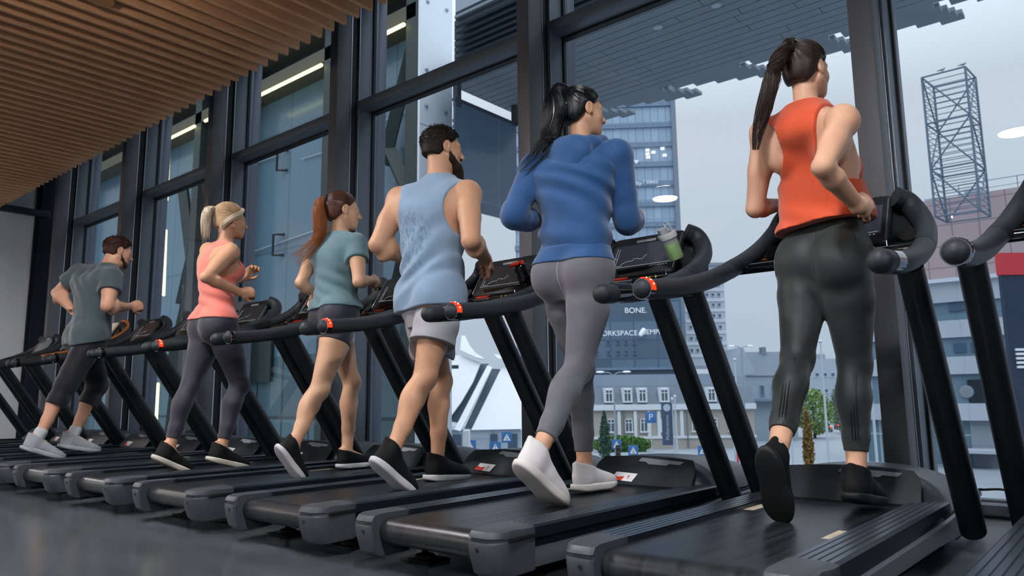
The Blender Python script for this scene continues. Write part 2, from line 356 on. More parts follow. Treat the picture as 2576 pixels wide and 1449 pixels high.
    for j in range(ny):
        t=j/(ny-1); Y=3.05+.92*t
        for i in range(nx):
            u=-1+2*i/(nx-1); hw=.342-.06*t**3; a=abs(u)
            g=max(0,1-a**3.2)**.75
            e=min(1,t/.10); e=math.sin(e*PI/2)*(1-.03*t) if t<.25 else .98*math.cos((t-.25)/.75*PI/2*.93)**.8
            ys=y(Y)+.055*(a**4)*(1-t)
            V.append((DX+u*hw,ys,.150+(.142*g+.01)*e))
    for j in range(ny-1):
        for i in range(nx-1): F.append((j*nx+i,j*nx+i+1,(j+1)*nx+i+1,(j+1)*nx+i))
    b=[i for i in range(nx)]; 
    f=MB(); f.add(V,F); f.box(DX-.325,DX+.325,y(3.1),y(3.88),.132,.152,.004); hood=f.build('motor_hood',mat('hood plastic',"#32383e",.36,spec=.5,bump=.05,bscale=900,bdist=.001),R,True,50)
    # sloping front panel with plate and sticker
    f=MB(); O=Vector((DX,y(3.02),.182)); U=Vector((0,.095,.108)); 
    def pp3(u,v,d=0.): # u across -1..1, v up 0..1
        n=Vector((0,-.75,.66)); bow=.02*(1-u*u)
        return O+Vector((u*.265,0,0))+U*v+Vector((0,-.02*(1-u*u)*(1-v),.012*(1-u*u)*v))+n*d
    def rr(v): # rounded upper corners
        return 1-.10*max(0,(v-.55)/.45)**2.2-.03*v
    rings=[]
    for j in range(9):
        v=j/8; rings.append([pp3((-1+2*i/14)*rr(v),v) for i in range(15)])
    V=[p for r_ in rings for p in r_]; F=[(j*15+i,j*15+i+1,(j+1)*15+i+1,(j+1)*15+i) for j in range(8) for i in range(14)]
    f.add(V,F); 
    back=[[p+Vector((0,.02,-.012)) for p in r_] for r_ in (rings[-1],)][0]
    f.add(rings[-1]+back,[(i,i+1,15+i+1,15+i) for i in range(14)])
    low=[p+Vector((0,.004,-.012)) for p in rings[0]]; f.add(low+rings[0],[(i,i+1,15+i+1,15+i) for i in range(14)])
    fp=f.build('front_panel',mat('hood front',"#24282c",.5,spec=.4,bump=.06,bscale=900,bdist=.001),hood,True,60)
    f=MB()
    def patch(pts,d,mi=0): f.add([pp3(u,v,d) for u,v in pts],[list(range(len(pts)))],mi)
    patch([(-.12,.80),(.68,.76),(.74,.88),(-.08,.93)],.003); patch([(.10,.71),(.44,.70),(.50,.78),(.02,.80)],.003)
    f.build('name_plate',M_lab,hood)
    f=MB(); patch([(-0.540,.12),(-0.090,.08),(-0.030,.36),(-0.470,.40)],.003,0); patch([(-0.540,.12),(-0.310,.105),(-0.270,.25),(-0.410,.22),(-0.500,.30)],.0034,1)
    patch([(-0.205,.16),(-0.190,.16),(-0.170,.30),(-0.215,.26),(-0.215,.235),(-0.188,.255)],.0036,1)
    f.build('number_sticker',[M_stw,M_str],hood)
    # console head
    c0=Vector((.015,y(3.015),1.135)); uu=Vector((0,.145,.235)).normalized(); nn=Vector((0,-uu.z,uu.y)); H=.262; W=.202
    Mx=Matrix((Vector((1,0,0)),uu,nn)).transposed().to_4x4(); Mx.translation=c0
    f=MB()
    def rrect(w,h0,h1,rd,top=1.):
        P=[]
        for cx_,cy_,a0 in ((w-rd,h0+rd,-90),(w*top-rd,h1-rd,0),(-w*top+rd,h1-rd,90),(-w+rd,h0+rd,180)):
            for k in range(5): a=math.radians(a0+k*22.5); P.append((cx_+rd*math.cos(a),cy_+rd*math.sin(a)))
        return P
    rings=[]
    for dz,ins in ((-.055,.03),(-.045,.012),(-.01,0),(.0,.003),(.006,.012)):
        rings.append([Mx@Vector((a,b,dz)) for a,b in rrect(W-ins,-.0+ins*.5,H-ins,.03)])
    f.rings(rings); cons=f.build('console',M_pl,R,True,40)
    f=MB(); f.add([Mx@Vector((a,b,.0068)) for a,b in ((-.170,.058),(.170,.058),(.170,.205),(-.170,.205))],[[0,1,2,3]]); scr=f.build('screen',M_scr,cons)
    f=MB()
    def seg(a,b,w=.0011):
        a=Vector((*a,0));b=Vector((*b,0)); d=(b-a).normalized(); n=Vector((-d.y,d.x,0))*w
        f.add([Mx@Vector((p.x,p.y,.0072)) for p in (a-n,b-n,b+n,a+n)],[[0,1,2,3]])
    seg((-.155,.066),(.16,.066)); seg((-.148,.062),(-.148,.19)); seg((-.135,.072),(-.135,.185)); seg((-.155,.125),(-.135,.125))
    L_=[(-.135,.074),(-.105,.074),(-.098,.092),(-.085,.093),(-.08,.099),(-.06,.099),(-.045,.098),(-.04,.111),(-.02,.112),(-.012,.106),(.01,.107),(.018,.124),(.028,.128)]
    for a,b in zip(L_[:-1],L_[1:]): seg(a,b)
    for k in range(7): seg((.06+k*.014,.053),(.067+k*.014,.053),.0016)
    f.build('graph',M_line,scr)
    f=MB(); f.box(-.052,.052,.213,.229,.004,.0085,.001,M=Mx); f.build('label_plate',M_lab,cons)
    f=MB(); 
    for k in range(5): f.box(.085+k*.018,.087+k*.018,.236,.256,.0025,.0072,M=Mx)
    f.box(.12,.137,.243,.25,.003,.0075,M=Mx); f.build('top_grille',M_gap,cons)
    for s in (-1,1):
        f=MB(); f.box(*sorted((s*.186,s*.193)),.02,.235,.002,.0105,.003,M=Mx); f.build('bezel_edge',mat('bezel edge',"#7f868d",.3,.6),cons)
    f=MB(); f.rings([[Mx@Vector((a,b,d)) for a,b in ((-.12,.044),(.10,.050),(.02,.030),(-.10,.022))] for d in (.004,.0105)]); f.build('book_ledge',M_glossb,cons)
    for s,hx,pp in wings:     # smooth side wing between the console edge and the handle loop, with the cup hole
        n=14; loop=[pp[24+int(round((len(pp)-25)*i/(n-1)))] for i in range(n)]; f=MB(); rows=[]
        for i in range(n):
            e=Mx@Vector((s*.196,.005+.235*i/(n-1),-.012)); l=Vector(loop[i]); 
            rows.append([e.lerp(l,t/6)+Vector((0,.012+.020*math.sin(PI*t/6),-.006)) for t in range(7)])
        f.rings(rows,False,0,False); f.rings([[p+Vector((0,.014,-.006)) for p in r_] for r_ in rows],False,0,False); w=f.build('side_wing',M_pl,R,True,60)
        c0_=rows[2][3]; f=MB(); f.lathe([(.001,.004),(.036,.004),(.0385,.0),(.036,-.006),(.001,-.006)],n=22,M=Matrix.Translation(c0_+Vector((0,-.014,.012)))@Matrix.Rotation(.9,4,'X')); f.build('cup_holder',M_gap,w)
    # shelf under the console with stop button and speed keys
    f=MB(); f.prism([(y(2.93),1.085),(y(2.93),1.10),(y(3.05),1.145),(y(3.10),1.165),(y(3.10),1.125),(y(3.05),1.10)],-.30,.34); tray=f.build('control_shelf',M_pl,R,True,30)
    f=MB(); f.box(-.06,.035,-.012,.012,0,.010,.003,M=Matrix.Translation((-.05,y(2.985),1.122))@Matrix.Rotation(.40,4,'X')); f.build('stop_button',M_red,tray)
    f=MB(); f.box(-.16,.20,-.006,.006,0,.004,.001,M=Matrix.Translation((.03,y(2.945),1.107))@Matrix.Rotation(.40,4,'X')); f.build('trim_strip',M_lab,tray)
    f=MB(); f.tube([(.07,y(2.90),1.085),(.33,y(2.90),1.085)],.021,16); g=f.build('speed_grip',M_glossb,tray)
    f=MB()
    for q in ((.17,1),(.20,1)): f.box(q[0]-.007,q[0]+.007,y(2.886)-.0205,y(2.886)-.018,1.097,1.0985); f.box(q[0]-.0015,q[0]+.0015,y(2.886)-.0205,y(2.886)-.018,1.092,1.103)
    f.box(.16,.18,y(2.883)-.0200,y(2.883)-.0175,1.082,1.0835); f.build('key_symbols',M_yel,g)
    f=MB(); f.tube([(.235,y(2.90),1.10),(.235,y(2.90),1.125)],.004,8,dome=(False,True)); f.build('lever',M_chr,g)
    f=MB(); f.tube([(-.33,y(2.90),1.085),(-.07,y(2.90),1.085)],.021,16); f.build('incline_grip',M_glossb,tray)
    f=MB(); f.box(-.30,-.27,-.01,.01,0,.004,M=Matrix.Translation((.02,y(3.03),1.14))@Matrix.Rotation(.40,4,'X')); f.build('orange_key',M_orange,tray)
    # levelling feet
    for x,Y in ((-.24,1.93),(.20,1.93),(-.24,3.6),(.20,3.6)):
        f=MB(); f.box(DX+x-.075,DX+x+.075,y(Y)-.055,y(Y)+.055,0.0005,.010,.002); f.lathe([(.001,.01),(.04,.01),(.034,.022),(.012,.028),(.009,.08),(.001,.08)],(DX+x,y(Y),0),16); f.build('levelling_foot',M_gap,R)
    return R
_T=treadmill()
ORD={1:'black treadmill at the right edge, only its left side in frame',
0:'black treadmill under the woman in the orange tank top',-1:'black treadmill under the blue hoodie woman, green shaker bottle at its console',
-2:'black treadmill under the bearded man in the light blue tank top',-3:'black treadmill under the auburn-haired woman in short dark tights',
-4:'black treadmill under the blonde woman in the pink top',-5:'unused black treadmill between the blonde woman and the dark green shirt man',
-6:'black treadmill under the man in the dark green t-shirt',-7:'black treadmill just left of the man in dark green, half hidden by him',
-8:'unused black treadmill with an open cream book on its console',-9:'black treadmill left of the one with the open book, beside the white wall',-10:'black treadmill furthest left, almost wholly out of frame by the white wall'}
JIT={1:0.03,0:.0,-1:-.012,-2:0,-3:0,-4:.006,-5:.01,-6:.01,-7:0,-8:0,-9:0,-10:0}
TM={}
for n in range(1,-11,-1): TM[n]=_T if n==1 else copy_tree(_T)
for n,t in TM.items():
    t.location=(XC+SPC*n+JIT[n],Y0,0); t['label']=ORD[n]
    if n in (0,1):
        for o in [q for q in t.children_recursive if q.name.startswith('number_sticker')]: bpy.data.objects.remove(o)
    for o in t.children_recursive:
        if o.name.startswith(('led_strip','led_dot')) and n not in (0,-1,-2,-4):
            o.material_slots[0].link='OBJECT'; o.material_slots[0].material=M_ledoff
        if o.name.startswith('screen') and n not in (0,-1):
            o.material_slots[0].link='OBJECT'; o.material_slots[0].material=M_scrd
# power cable of the treadmill under the orange runner
def gnd(o): return o
P=[AX(2530,1160,-.5)]; 
cx=XC+.42
f=MB(); f.tube(smooth_path([(cx-.12,3.86,.16),(cx-.03,3.98,.15),(cx+.04,4.06,.08),(cx+.03,4.12,.015),(cx-.3,4.15,.008),(cx-1.2,4.16,.008)],8),.006,8,dome=(True,True))
f.tube([(cx+.035,4.055,.09),(cx+.045,4.07,.07)],.011,8)
tag(f.build('power_cable',M_glossb),'black cable looping down from the hood of the orange runner\'s treadmill','cable')

# ------------------------------------------------------------------ things standing on the consoles
def rotto(d):
    return Vector((0,0,1)).rotation_difference(Vector(d).normalized()).to_matrix().to_4x4()
# green shaker bottle in the right cup holder of the blue hoodie's treadmill
T=TM[-1].location; base=Vector((T.x+.245,2.985,1.188)); ax=Vector((-.10,-.30,.60))
M_gl=mat('clear plastic',"#dfe8e4",.08,spec=.6); M_gl.node_tree.nodes['Principled BSDF'].inputs['Alpha'].default_value=.18; M_liq=mat('green drink',"#86b860",.35,spec=.4,var=.15,vscale=30,sss=0); M_wcap=mat('pale grey cap',"#c3c6c7",.45)
b=empty('shaker_bottle',base,'clear shaker bottle of green drink with pale grey lid, in a treadmill cup holder','bottle'); Mr=rotto(ax)
f=MB(); f.lathe([(.001,0),(.030,0),(.033,.006),(.035,.075),(.001,.076)],n=28,M=Mr); f.build('drink',M_liq,b)
f=MB(); f.lathe([(.001,-.002),(.032,-.002),(.0355,.006),(.0375,.10),(.0365,.10),(.034,.07),(.033,.01),(.001,.004)],n=28,M=Mr); f.build('bottle_body',M_gl,b)
f=MB(); f.lathe([(.034,.098),(.041,.098),(.0425,.104),(.0425,.120),(.040,.126),(.032,.126),(.030,.118)],n=28,M=Mr); lid=f.build('lid',M_wcap,b)
f=MB(); f.lathe([(.001,.112),(.031,.112),(.031,.118),(.001,.119)],n=24,M=Mr); f.build('lid_window',mat('dark green window',"#3f6147",.2),lid)
f=MB(); f.lathe([(.001,.118),(.019,.118),(.019,.137),(.021,.14),(.021,.150),(.017,.154),(.001,.154)],(-.008,-.012,0),22,M=Mr); f.build('spout_cap',M_wcap,lid)
f=MB(); f.tube([Mr@Vector(p) for p in smooth_path([(.028,.0,.124),(.026,.010,.150),(.012,.018,.168),(.0,.016,.165),(.004,.010,.150),(.018,.014,.126)],6)],.0028,8); f.build('carry_loop',mat('clear loop',"#a8adb0",.3),lid)
# black bottles with red flip caps
def redbottle(n,label,dz=0.):
    T=TM[n].location; base=Vector((T.x+.245,2.985,1.175+dz)); Mr=rotto((-.10,-.26,.60))
    b=empty('sports_bottle',base,label,'bottle','black bottles with red caps')
    f=MB(); f.lathe([(.001,0),(.034,0),(.037,.005),(.037,.055),(.034,.062),(.034,.068),(.038,.07),(.038,.088),(.034,.096),(.022,.1),(.001,.1)],n=26,M=Mr); f.build('bottle_body',M_glossb,b)
    f=MB(); f.lathe([(.001,.098),(.020,.098),(.019,.113),(.001,.114)],(-.006,-.004,0),20,M=Mr); f.build('spout',M_glossb,b)
    f=MB(); f.box(-.030,.022,-.020,.014,.110,.124,.005,M=Mr@Matrix.Rotation(.25,4,'X')); f.box(.012,.030,-.012,.008,.095,.118,.004,M=Mr); f.build('flip_cap',M_red,b)
redbottle(-2,'black sports bottle with a red flip cap beside the screen of the bearded man\'s treadmill')
redbottle(-3,'black red-capped sports bottle on the auburn-haired woman\'s console, half hidden by the bearded man',-.01)
redbottle(-4,'black sports bottle with a red cap on the blonde woman\'s console, left of her waist',-.0)
# open book resting on a far console, tan strap hung over its handle
T=TM[-8].location; uu=Vector((0,.145,.235)).normalized(); nn=Vector((0,-uu.z,uu.y)); Mb=Matrix((Vector((1,0,0)),uu,nn)).transposed().to_4x4(); Mb.translation=Vector((T.x+.02,3.015,1.15))
b=empty('book',Mb.translation.copy(),'open cream-paged book leaning on a treadmill console beside the white wall','book')
f=MB(); L3=Mb.to_3x3().to_4x4(); f.box(-.15,.15,.03,.25,.012,.018,.002,M=L3); f.build('cover',mat('tan cover',"#a8743c",.5),b)
f=MB(); f.box(-.145,-.003,.033,.246,.018,.036,.006,M=L3); f.box(.003,.145,.033,.246,.018,.036,.006,M=L3); f.build('pages',mat('cream pages',"#ece3cf",.7),b)
f=MB(); hx=T.x+.385
f.tube(smooth_path([(hx-.16,3.13,1.385),(hx-.11,3.16,1.37),(hx-.07,3.14,1.31),(hx-.03,3.02,1.215),(hx-.01,2.8,1.115),(hx,2.6,1.052),(hx,2.4,1.003)],6),.013,10,dome=(True,True)); tag(f.build('strap',mat('tan leather strap',"#b36a25",.5)),'tan leather strap along the handle of the treadmill with the open book','strap')
# ------------------------------------------------------------------ bodies: implicit surfaces, meshed with surface nets
class Field:
    def __init__(s,lo,hi,h,big=.12):
        s.h=h; s.lo=np.array(lo,float); s.n=np.ceil((np.array(hi)-s.lo)/h).astype(int)+1; s.big=big
        s.d=np.full(s.n,big,np.float32)
        s.ax=[(s.lo[i]+h*np.arange(s.n[i])).astype(np.float32) for i in range(3)]
    def clone(s):
        c=Field.__new__(Field); c.h=s.h;c.lo=s.lo;c.n=s.n;c.big=s.big;c.ax=s.ax;c.d=s.d.copy(); return c
    def sub(s,lo,hi):
        a=np.clip(np.floor((np.array(lo)-s.lo)/s.h).astype(int),0,s.n); b=np.clip(np.ceil((np.array(hi)-s.lo)/s.h).astype(int)+1,0,s.n)
        sl=tuple(slice(a[i],max(b[i],a[i])) for i in range(3))
        X=np.ix_(s.ax[0][sl[0]],s.ax[1][sl[1]],s.ax[2][sl[2]])
        return sl,X
    def put(s,sl,q,k,op):
        d=s.d[sl]
        if d.size==0: return
        if op=='u':
            if k<=0: s.d[sl]=np.minimum(d,q)
            else:
                hh=np.maximum(k-np.abs(d-q),0)/k; s.d[sl]=np.minimum(d,q)-hh*hh*k*.25
        else:
            q=-q if op=='s' else q
            if k<=0: s.d[sl]=np.maximum(d,q)
            else:
                hh=np.maximum(k-np.abs(d-q),0)/k; s.d[sl]=np.maximum(d,q)+hh*hh*k*.25
    def cone(s,p0,p1,r0,r1,k=.02,op='u'):
        p0=np.array(p0,float);p1=np.array(p1,float); m=max(r0,r1)+.05+k
        sl,(x,y,z)=s.sub(np.minimum(p0,p1)-m,np.maximum(p0,p1)+m)
        v=p1-p0; L=max(v@v,1e-9)
        t=((x-p0[0])*v[0]+(y-p0[1])*v[1]+(z-p0[2])*v[2])/L; t=np.clip(t,0,1)
        dx=x-p0[0]-t*v[0]; dy=y-p0[1]-t*v[1]; dz=z-p0[2]-t*v[2]
        s.put(sl,np.sqrt(dx*dx+dy*dy+dz*dz)-(r0+(r1-r0)*t),k,op); return s
    def chain(s,P,R,k=.02):
        for i in range(len(P)-1): s.cone(P[i],P[i+1],R[i],R[i+1],k if i==0 else min(k,.012))
        return s
    def ell(s,c,r,M=None,k=.02,op='u'):
        c=np.array(c,float); r=np.array(r,float); m=r.max()+.05+k
        sl,(x,y,z)=s.sub(c-m,c+m); x=x-c[0];y=y-c[1];z=z-c[2]
        if M is None: a,b,e=x,y,z
        else:
            M=np.asarray(M); a=x*M[0][0]+y*M[0][1]+z*M[0][2]; b=x*M[1][0]+y*M[1][1]+z*M[1][2]; e=x*M[2][0]+y*M[2][1]+z*M[2][2]
        k0=np.sqrt((a/r[0])**2+(b/r[1])**2+(e/r[2])**2); k1=np.sqrt((a/r[0]**2)**2+(b/r[1]**2)**2+(e/r[2]**2)**2)+1e-6
        s.put(sl,(k0*(k0-1)/k1).astype(np.float32),k,op); return s
    def plane(s,p,n,k=0.,op='i'):
        n=np.array(n,float); n/=np.linalg.norm(n); p=np.array(p,float)
        x,y,z=np.ix_(*s.ax); q=(x*n[0]+y*n[1]+z*n[2]-p@n).astype(np.float32)
        s.put((slice(None),)*3,q,k,op); return s
    def slab(s,st,k=.02,op='u',fold=None,e=2.3):
        """stack of horizontal super-ellipses: rows (z, cx, cy, a, b, angle)"""
        st=np.array(sorted(st,key=lambda q:q[0]),float); zz=s.ax[2]
        i0=np.searchsorted(zz,st[0,0]-.06); i1=np.searchsorted(zz,st[-1,0]+.06); z=zz[i0:i1]
        if len(z)==0: return s
        zc=np.clip(z,st[0,0],st[-1,0])
        def ip(c):
            # smooth (pchip-like cubic) interpolation
            zs=st[:,0]; v=st[:,c]; m=np.gradient(v,zs); j=np.clip(np.searchsorted(zs,zc)-1,0,len(zs)-2); h=zs[j+1]-zs[j]; t=(zc-zs[j])/h
            return (2*t**3-3*t**2+1)*v[j]+(t**3-2*t**2+t)*h*m[j]+(-2*t**3+3*t**2)*v[j+1]+(t**3-t**2)*h*m[j+1]
        cx,cy_,a,b,an=[ip(c)[None,None,:] for c in range(1,6)]
        mx=st[:,3].max()+.09
        lo=[st[:,1].min()-mx,st[:,2].min()-mx,z[0]];hi=[st[:,1].max()+mx,st[:,2].max()+mx,z[-1]]
        sl,(X,Y,Z)=s.sub(lo,hi); sl=(sl[0],sl[1],slice(i0,i1))
        ca,sa=np.cos(an),np.sin(an); dx=X-cx; dy=Y-cy_; u=dx*ca+dy*sa; v=-dx*sa+dy*ca
        rr=(np.abs(u/a)**e+np.abs(v/b)**e)**(1/e)
        q=(rr-1)*np.minimum(a,b)*.95
        if fold is not None: q=q+fold(X,Y,z[None,None,:],u,v)
        dz=np.maximum(z-st[-1,0],st[0,0]-z)[None,None,:]
        q=np.where(dz>0,np.sqrt(np.maximum(q,0)**2+dz**2)+np.minimum(q,0)*0,np.maximum(q,dz)) if True else q
        s.put(sl,q.astype(np.float32),k,op); return s
    def mesh(s,iso=0.,smooth=1):
        d=s.d-iso; n=s.n; neg=d<0
        # cells with a sign change
        c=np.zeros(n-1,np.uint8)
        for i in (0,1):
            for j in (0,1):
                for k in (0,1): c+=neg[i:n[0]-1+i,j:n[1]-1+j,k:n[2]-1+k]
        act=(c>0)&(c<8); I=np.argwhere(act)
        if len(I)==0: return np.zeros((0,3)),np.zeros((0,4),int)
        idx=np.full(n-1,-1,np.int32); idx[act]=np.arange(len(I))
        acc=np.zeros((len(I),3)); cnt=np.zeros(len(I))
        corners=[(i,j,k) for i in (0,1) for j in (0,1) for k in (0,1)]
        val={q:d[I[:,0]+q[0],I[:,1]+q[1],I[:,2]+q[2]].astype(float) for q in corners}
        for a in corners:
            for ax in range(3):
                if a[ax]==0:
                    b=list(a);b[ax]=1;b=tuple(b); va,vb=val[a],val[b]; m=(va<0)!=(vb<0)
                    t=np.where(m,va/np.where(m,va-vb,1),0)
                    P=np.zeros((len(I),3)); 
                    for q in range(3): P[:,q]=a[q]
                    P[:,ax]+=t; acc+=P*m[:,None]; cnt+=m
        V=s.lo+s.h*(I+acc/cnt[:,None])
        F=[]
        for ax in range(3):
            o=[0,1,2]; o.remove(ax); u,w=o
            sl0=[slice(None)]*3; sl1=[slice(None)]*3
            sl0[ax]=slice(0,n[ax]-1); sl1[ax]=slice(1,n[ax])
            for q in (u,w): sl0[q]=slice(1,n[q]-1); sl1[q]=slice(1,n[q]-1)
            A=neg[tuple(sl0)]; B=neg[tuple(sl1)]; E=np.argwhere(A!=B)
            if len(E)==0: continue
            fl=A[E[:,0],E[:,1],E[:,2]]
            base=E.copy(); base[:,u]+=1; base[:,w]+=1
            def g(du,dw):
                q=base.copy(); q[:,u]-=du; q[:,w]-=dw; return idx[q[:,0],q[:,1],q[:,2]]
            Q=np.stack([g(1,1),g(0,1),g(0,0),g(1,0)],1)
            flip=fl if ax!=1 else ~fl
            Q[~flip]=Q[~flip][:,::-1]; F.append(Q)
        F=np.concatenate(F)
        F=F[(F>=0).all(1)]
        for _ in range(smooth):
            fa=np.concatenate([F[:,0],F[:,1],F[:,2],F[:,3],F[:,1],F[:,2],F[:,3],F[:,0]]); fb=np.concatenate([F[:,1],F[:,2],F[:,3],F[:,0],F[:,0],F[:,1],F[:,2],F[:,3]])
            C=np.bincount(fa,minlength=len(V)); S=np.stack([np.bincount(fa,weights=V[fb,q],minlength=len(V)) for q in range(3)],1)
            V=V*.5+.5*S/np.maximum(C,1)[:,None]
        return V,F
def A3(*p): return np.array(p,float)
def unit(v): v=np.array(v,float); return v/np.linalg.norm(v)
def frame(f,up=(0,0,1)):
    """rows: right, forward, up"""
    f=unit(f); r=unit(np.cross(f,up)); u=np.cross(r,f); return np.stack([r,f,u])
# ------------------------------------------------------------------ the runners
J={}
J['orange']=dict(head=(-0.915,2.959,1.878),neck=(-0.915,2.935,1.711),ch=(-0.915,3.005,1.484),wa=(-0.915,3.046,1.294),pe=(-0.915,3.018,1.103),shL=(-1.085,2.910,1.642),elL=(-1.160,2.959,1.345),wrL=(-1.138,3.200,1.406),shR=(-0.745,2.796,1.572),elR=(-0.775,2.609,1.359),wrR=(-0.726,2.829,1.251),haR=(-0.696,2.853,1.262),hpL=(-1.000,3.039,1.100),knL=(-1.005,2.887,0.709),anL=(-1.000,2.604,0.362),toL=(-1.000,2.617,0.157),hpR=(-0.830,2.976,1.070),knR=(-0.835,3.019,0.684),anR=(-0.845,2.972,0.285),toR=(-0.840,3.264,0.160))
J['blue']=dict(head=(-1.795,2.640,1.841),neck=(-1.795,2.621,1.682),ch=(-1.795,2.576,1.481),wa=(-1.795,2.559,1.266),pe=(-1.795,2.552,1.093),shL=(-1.965,2.501,1.581),elL=(-2.012,2.403,1.353),wrL=(-2.012,2.652,1.367),shR=(-1.625,2.644,1.600),elR=(-1.631,2.718,1.320),wrR=(-1.733,2.931,1.403),hpL=(-1.880,2.547,1.085),knL=(-1.875,2.694,0.705),anL=(-1.855,2.671,0.278),toL=(-1.845,2.872,0.203),hpR=(-1.710,2.554,1.075),knR=(-1.715,2.445,0.693),anR=(-1.720,2.179,0.372),toR=(-1.710,2.316,0.181))
J['beard']=dict(head=(-2.675,2.627,1.867),neck=(-2.675,2.614,1.705),ch=(-2.675,2.564,1.506),wa=(-2.675,2.560,1.238),pe=(-2.675,2.561,1.086),shL=(-2.875,2.512,1.605),elL=(-2.915,2.403,1.360),wrL=(-3.011,2.650,1.309),shR=(-2.475,2.612,1.582),elR=(-2.358,2.506,1.315),wrR=(-2.480,2.744,1.278),haR=(-2.477,2.777,1.254),hpL=(-2.765,2.570,1.071),knL=(-2.765,2.713,0.665),anL=(-2.755,2.677,0.268),toL=(-2.750,2.903,0.171),hpR=(-2.585,2.540,1.061),knR=(-2.585,2.426,0.676),anR=(-2.595,2.238,0.339),toR=(-2.590,2.362,0.152))
J['auburn']=dict(head=(-3.555,2.663,1.697),neck=(-3.555,2.644,1.550),ch=(-3.555,2.628,1.404),wa=(-3.555,2.625,1.214),pe=(-3.555,2.630,1.074),shL=(-3.715,2.619,1.516),elL=(-3.766,2.528,1.269),wrL=(-3.877,2.714,1.219),haL=(-3.901,2.710,1.164),shR=(-3.395,2.644,1.467),elR=(-3.298,2.590,1.233),wrR=(-3.427,2.788,1.277),haR=(-3.419,2.820,1.299),hpL=(-3.640,2.656,1.059),knL=(-3.640,2.820,0.682),anL=(-3.635,2.790,0.268),toL=(-3.630,2.990,0.197),hpR=(-3.470,2.609,1.047),knR=(-3.470,2.468,0.636),anR=(-3.475,2.316,0.339),toR=(-3.470,2.380,0.166))
J['pink']=dict(head=(-4.435,2.432,1.742),neck=(-4.435,2.390,1.578),ch=(-4.435,2.361,1.405),wa=(-4.435,2.362,1.226),pe=(-4.435,2.360,1.061),shL=(-4.595,2.377,1.553),elL=(-4.713,2.548,1.366),wrL=(-4.743,2.716,1.431),haL=(-4.738,2.751,1.457),shR=(-4.275,2.354,1.498),elR=(-4.197,2.162,1.310),wrR=(-4.213,2.392,1.245),haR=(-4.205,2.438,1.249),hpL=(-4.520,2.369,1.043),knL=(-4.520,2.262,0.677),anL=(-4.515,2.150,0.297),toL=(-4.515,2.293,0.153),hpR=(-4.350,2.358,1.030),knR=(-4.350,2.498,0.680),anR=(-4.355,2.395,0.294),toR=(-4.350,2.576,0.169))
J['green']=dict(head=(-6.195,2.446,1.781),neck=(-6.195,2.378,1.658),ch=(-6.195,2.311,1.469),wa=(-6.195,2.290,1.232),pe=(-6.195,2.265,1.091),shL=(-6.395,2.246,1.595),elL=(-6.567,2.157,1.450),wrL=(-6.354,2.194,1.306),shR=(-5.995,2.337,1.528),elR=(-5.905,2.282,1.299),wrR=(-6.046,2.499,1.325),haR=(-6.048,2.539,1.335),hpL=(-6.285,2.276,1.082),knL=(-6.285,2.396,0.720),anL=(-6.275,2.240,0.328),toL=(-6.270,2.455,0.197),hpR=(-6.105,2.270,1.071),knR=(-6.105,2.115,0.723),anR=(-6.115,1.952,0.325),toR=(-6.110,2.128,0.182))
J['beard']['wrL']=(-2.90,2.635,1.30); J['auburn']['wrL']=(-3.79,2.66,1.205); J['auburn']['haL']=(-3.785,2.60,1.145)
J['orange']['toR']=(-.84,3.185,.170); J['blue']['wrR']=(-1.70,2.93,1.39)
for n in J: J[n]={k:np.array(v,float) for k,v in J[n].items()}
for k in J['orange']: J['orange'][k]=A3(0,0,CAMZ)+(J['orange'][k]-A3(0,0,CAMZ))*.93
def skin(name,c): return mat('skin '+name,c,.48,spec=.4,bump=.04,bscale=220,var=.05,vscale=18,sss=.12,bdist=.002)
FWD=np.array([0,1.,0])

HS=1.
def torso_rows(j,sx,g=0.,over=None):
    """z,cx,cy,a,b,angle rows from crotch to neck; g grows it"""
    hd=j['hpR']-j['hpL']; sd=j['shR']-j['shL']; ha=math.atan2(hd[1],hd[0])*.8; sa=math.atan2(sd[1],sd[0])*.8
    sm=(j['shR']+j['shL'])/2; pe,wa,ch,nk=j['pe'],j['wa'],j['ch'],j['neck']
    D=dict(F=[.095,.07,.158,.104,.152,.100,.120,.086,.134,.098,.146,.104,.148,.088,.105,.062,.058,.055],M=[.09,.075,.150,.112,.150,.108,.145,.104,.165,.116,.185,.124,.190,.104,.13,.074,.066,.064])[sx]
    m=lambda a,b,t:a+(b-a)*t
    pts=[(pe[2]-.11,pe,ha,0),(pe[2]-.02,pe,ha,1),(pe[2]+.055,m(pe,wa,.35),ha,2),(max(wa[2],pe[2]+.13),wa,m(ha,sa,.4),3),(m(wa[2],ch[2],.62),m(wa,ch,.62),m(ha,sa,.7),4),(ch[2]+.02,ch,sa,5),(m(ch[2]+.02,sm[2],.62),m(ch,sm,.5),sa,6),(sm[2]+.035,m(sm,nk,.55),sa,7),(nk[2]+.01,nk,sa,8)]
    return [(z,c[0],c[1],D[2*i]+g,D[2*i+1]+g,an) for z,c,an,i in pts]
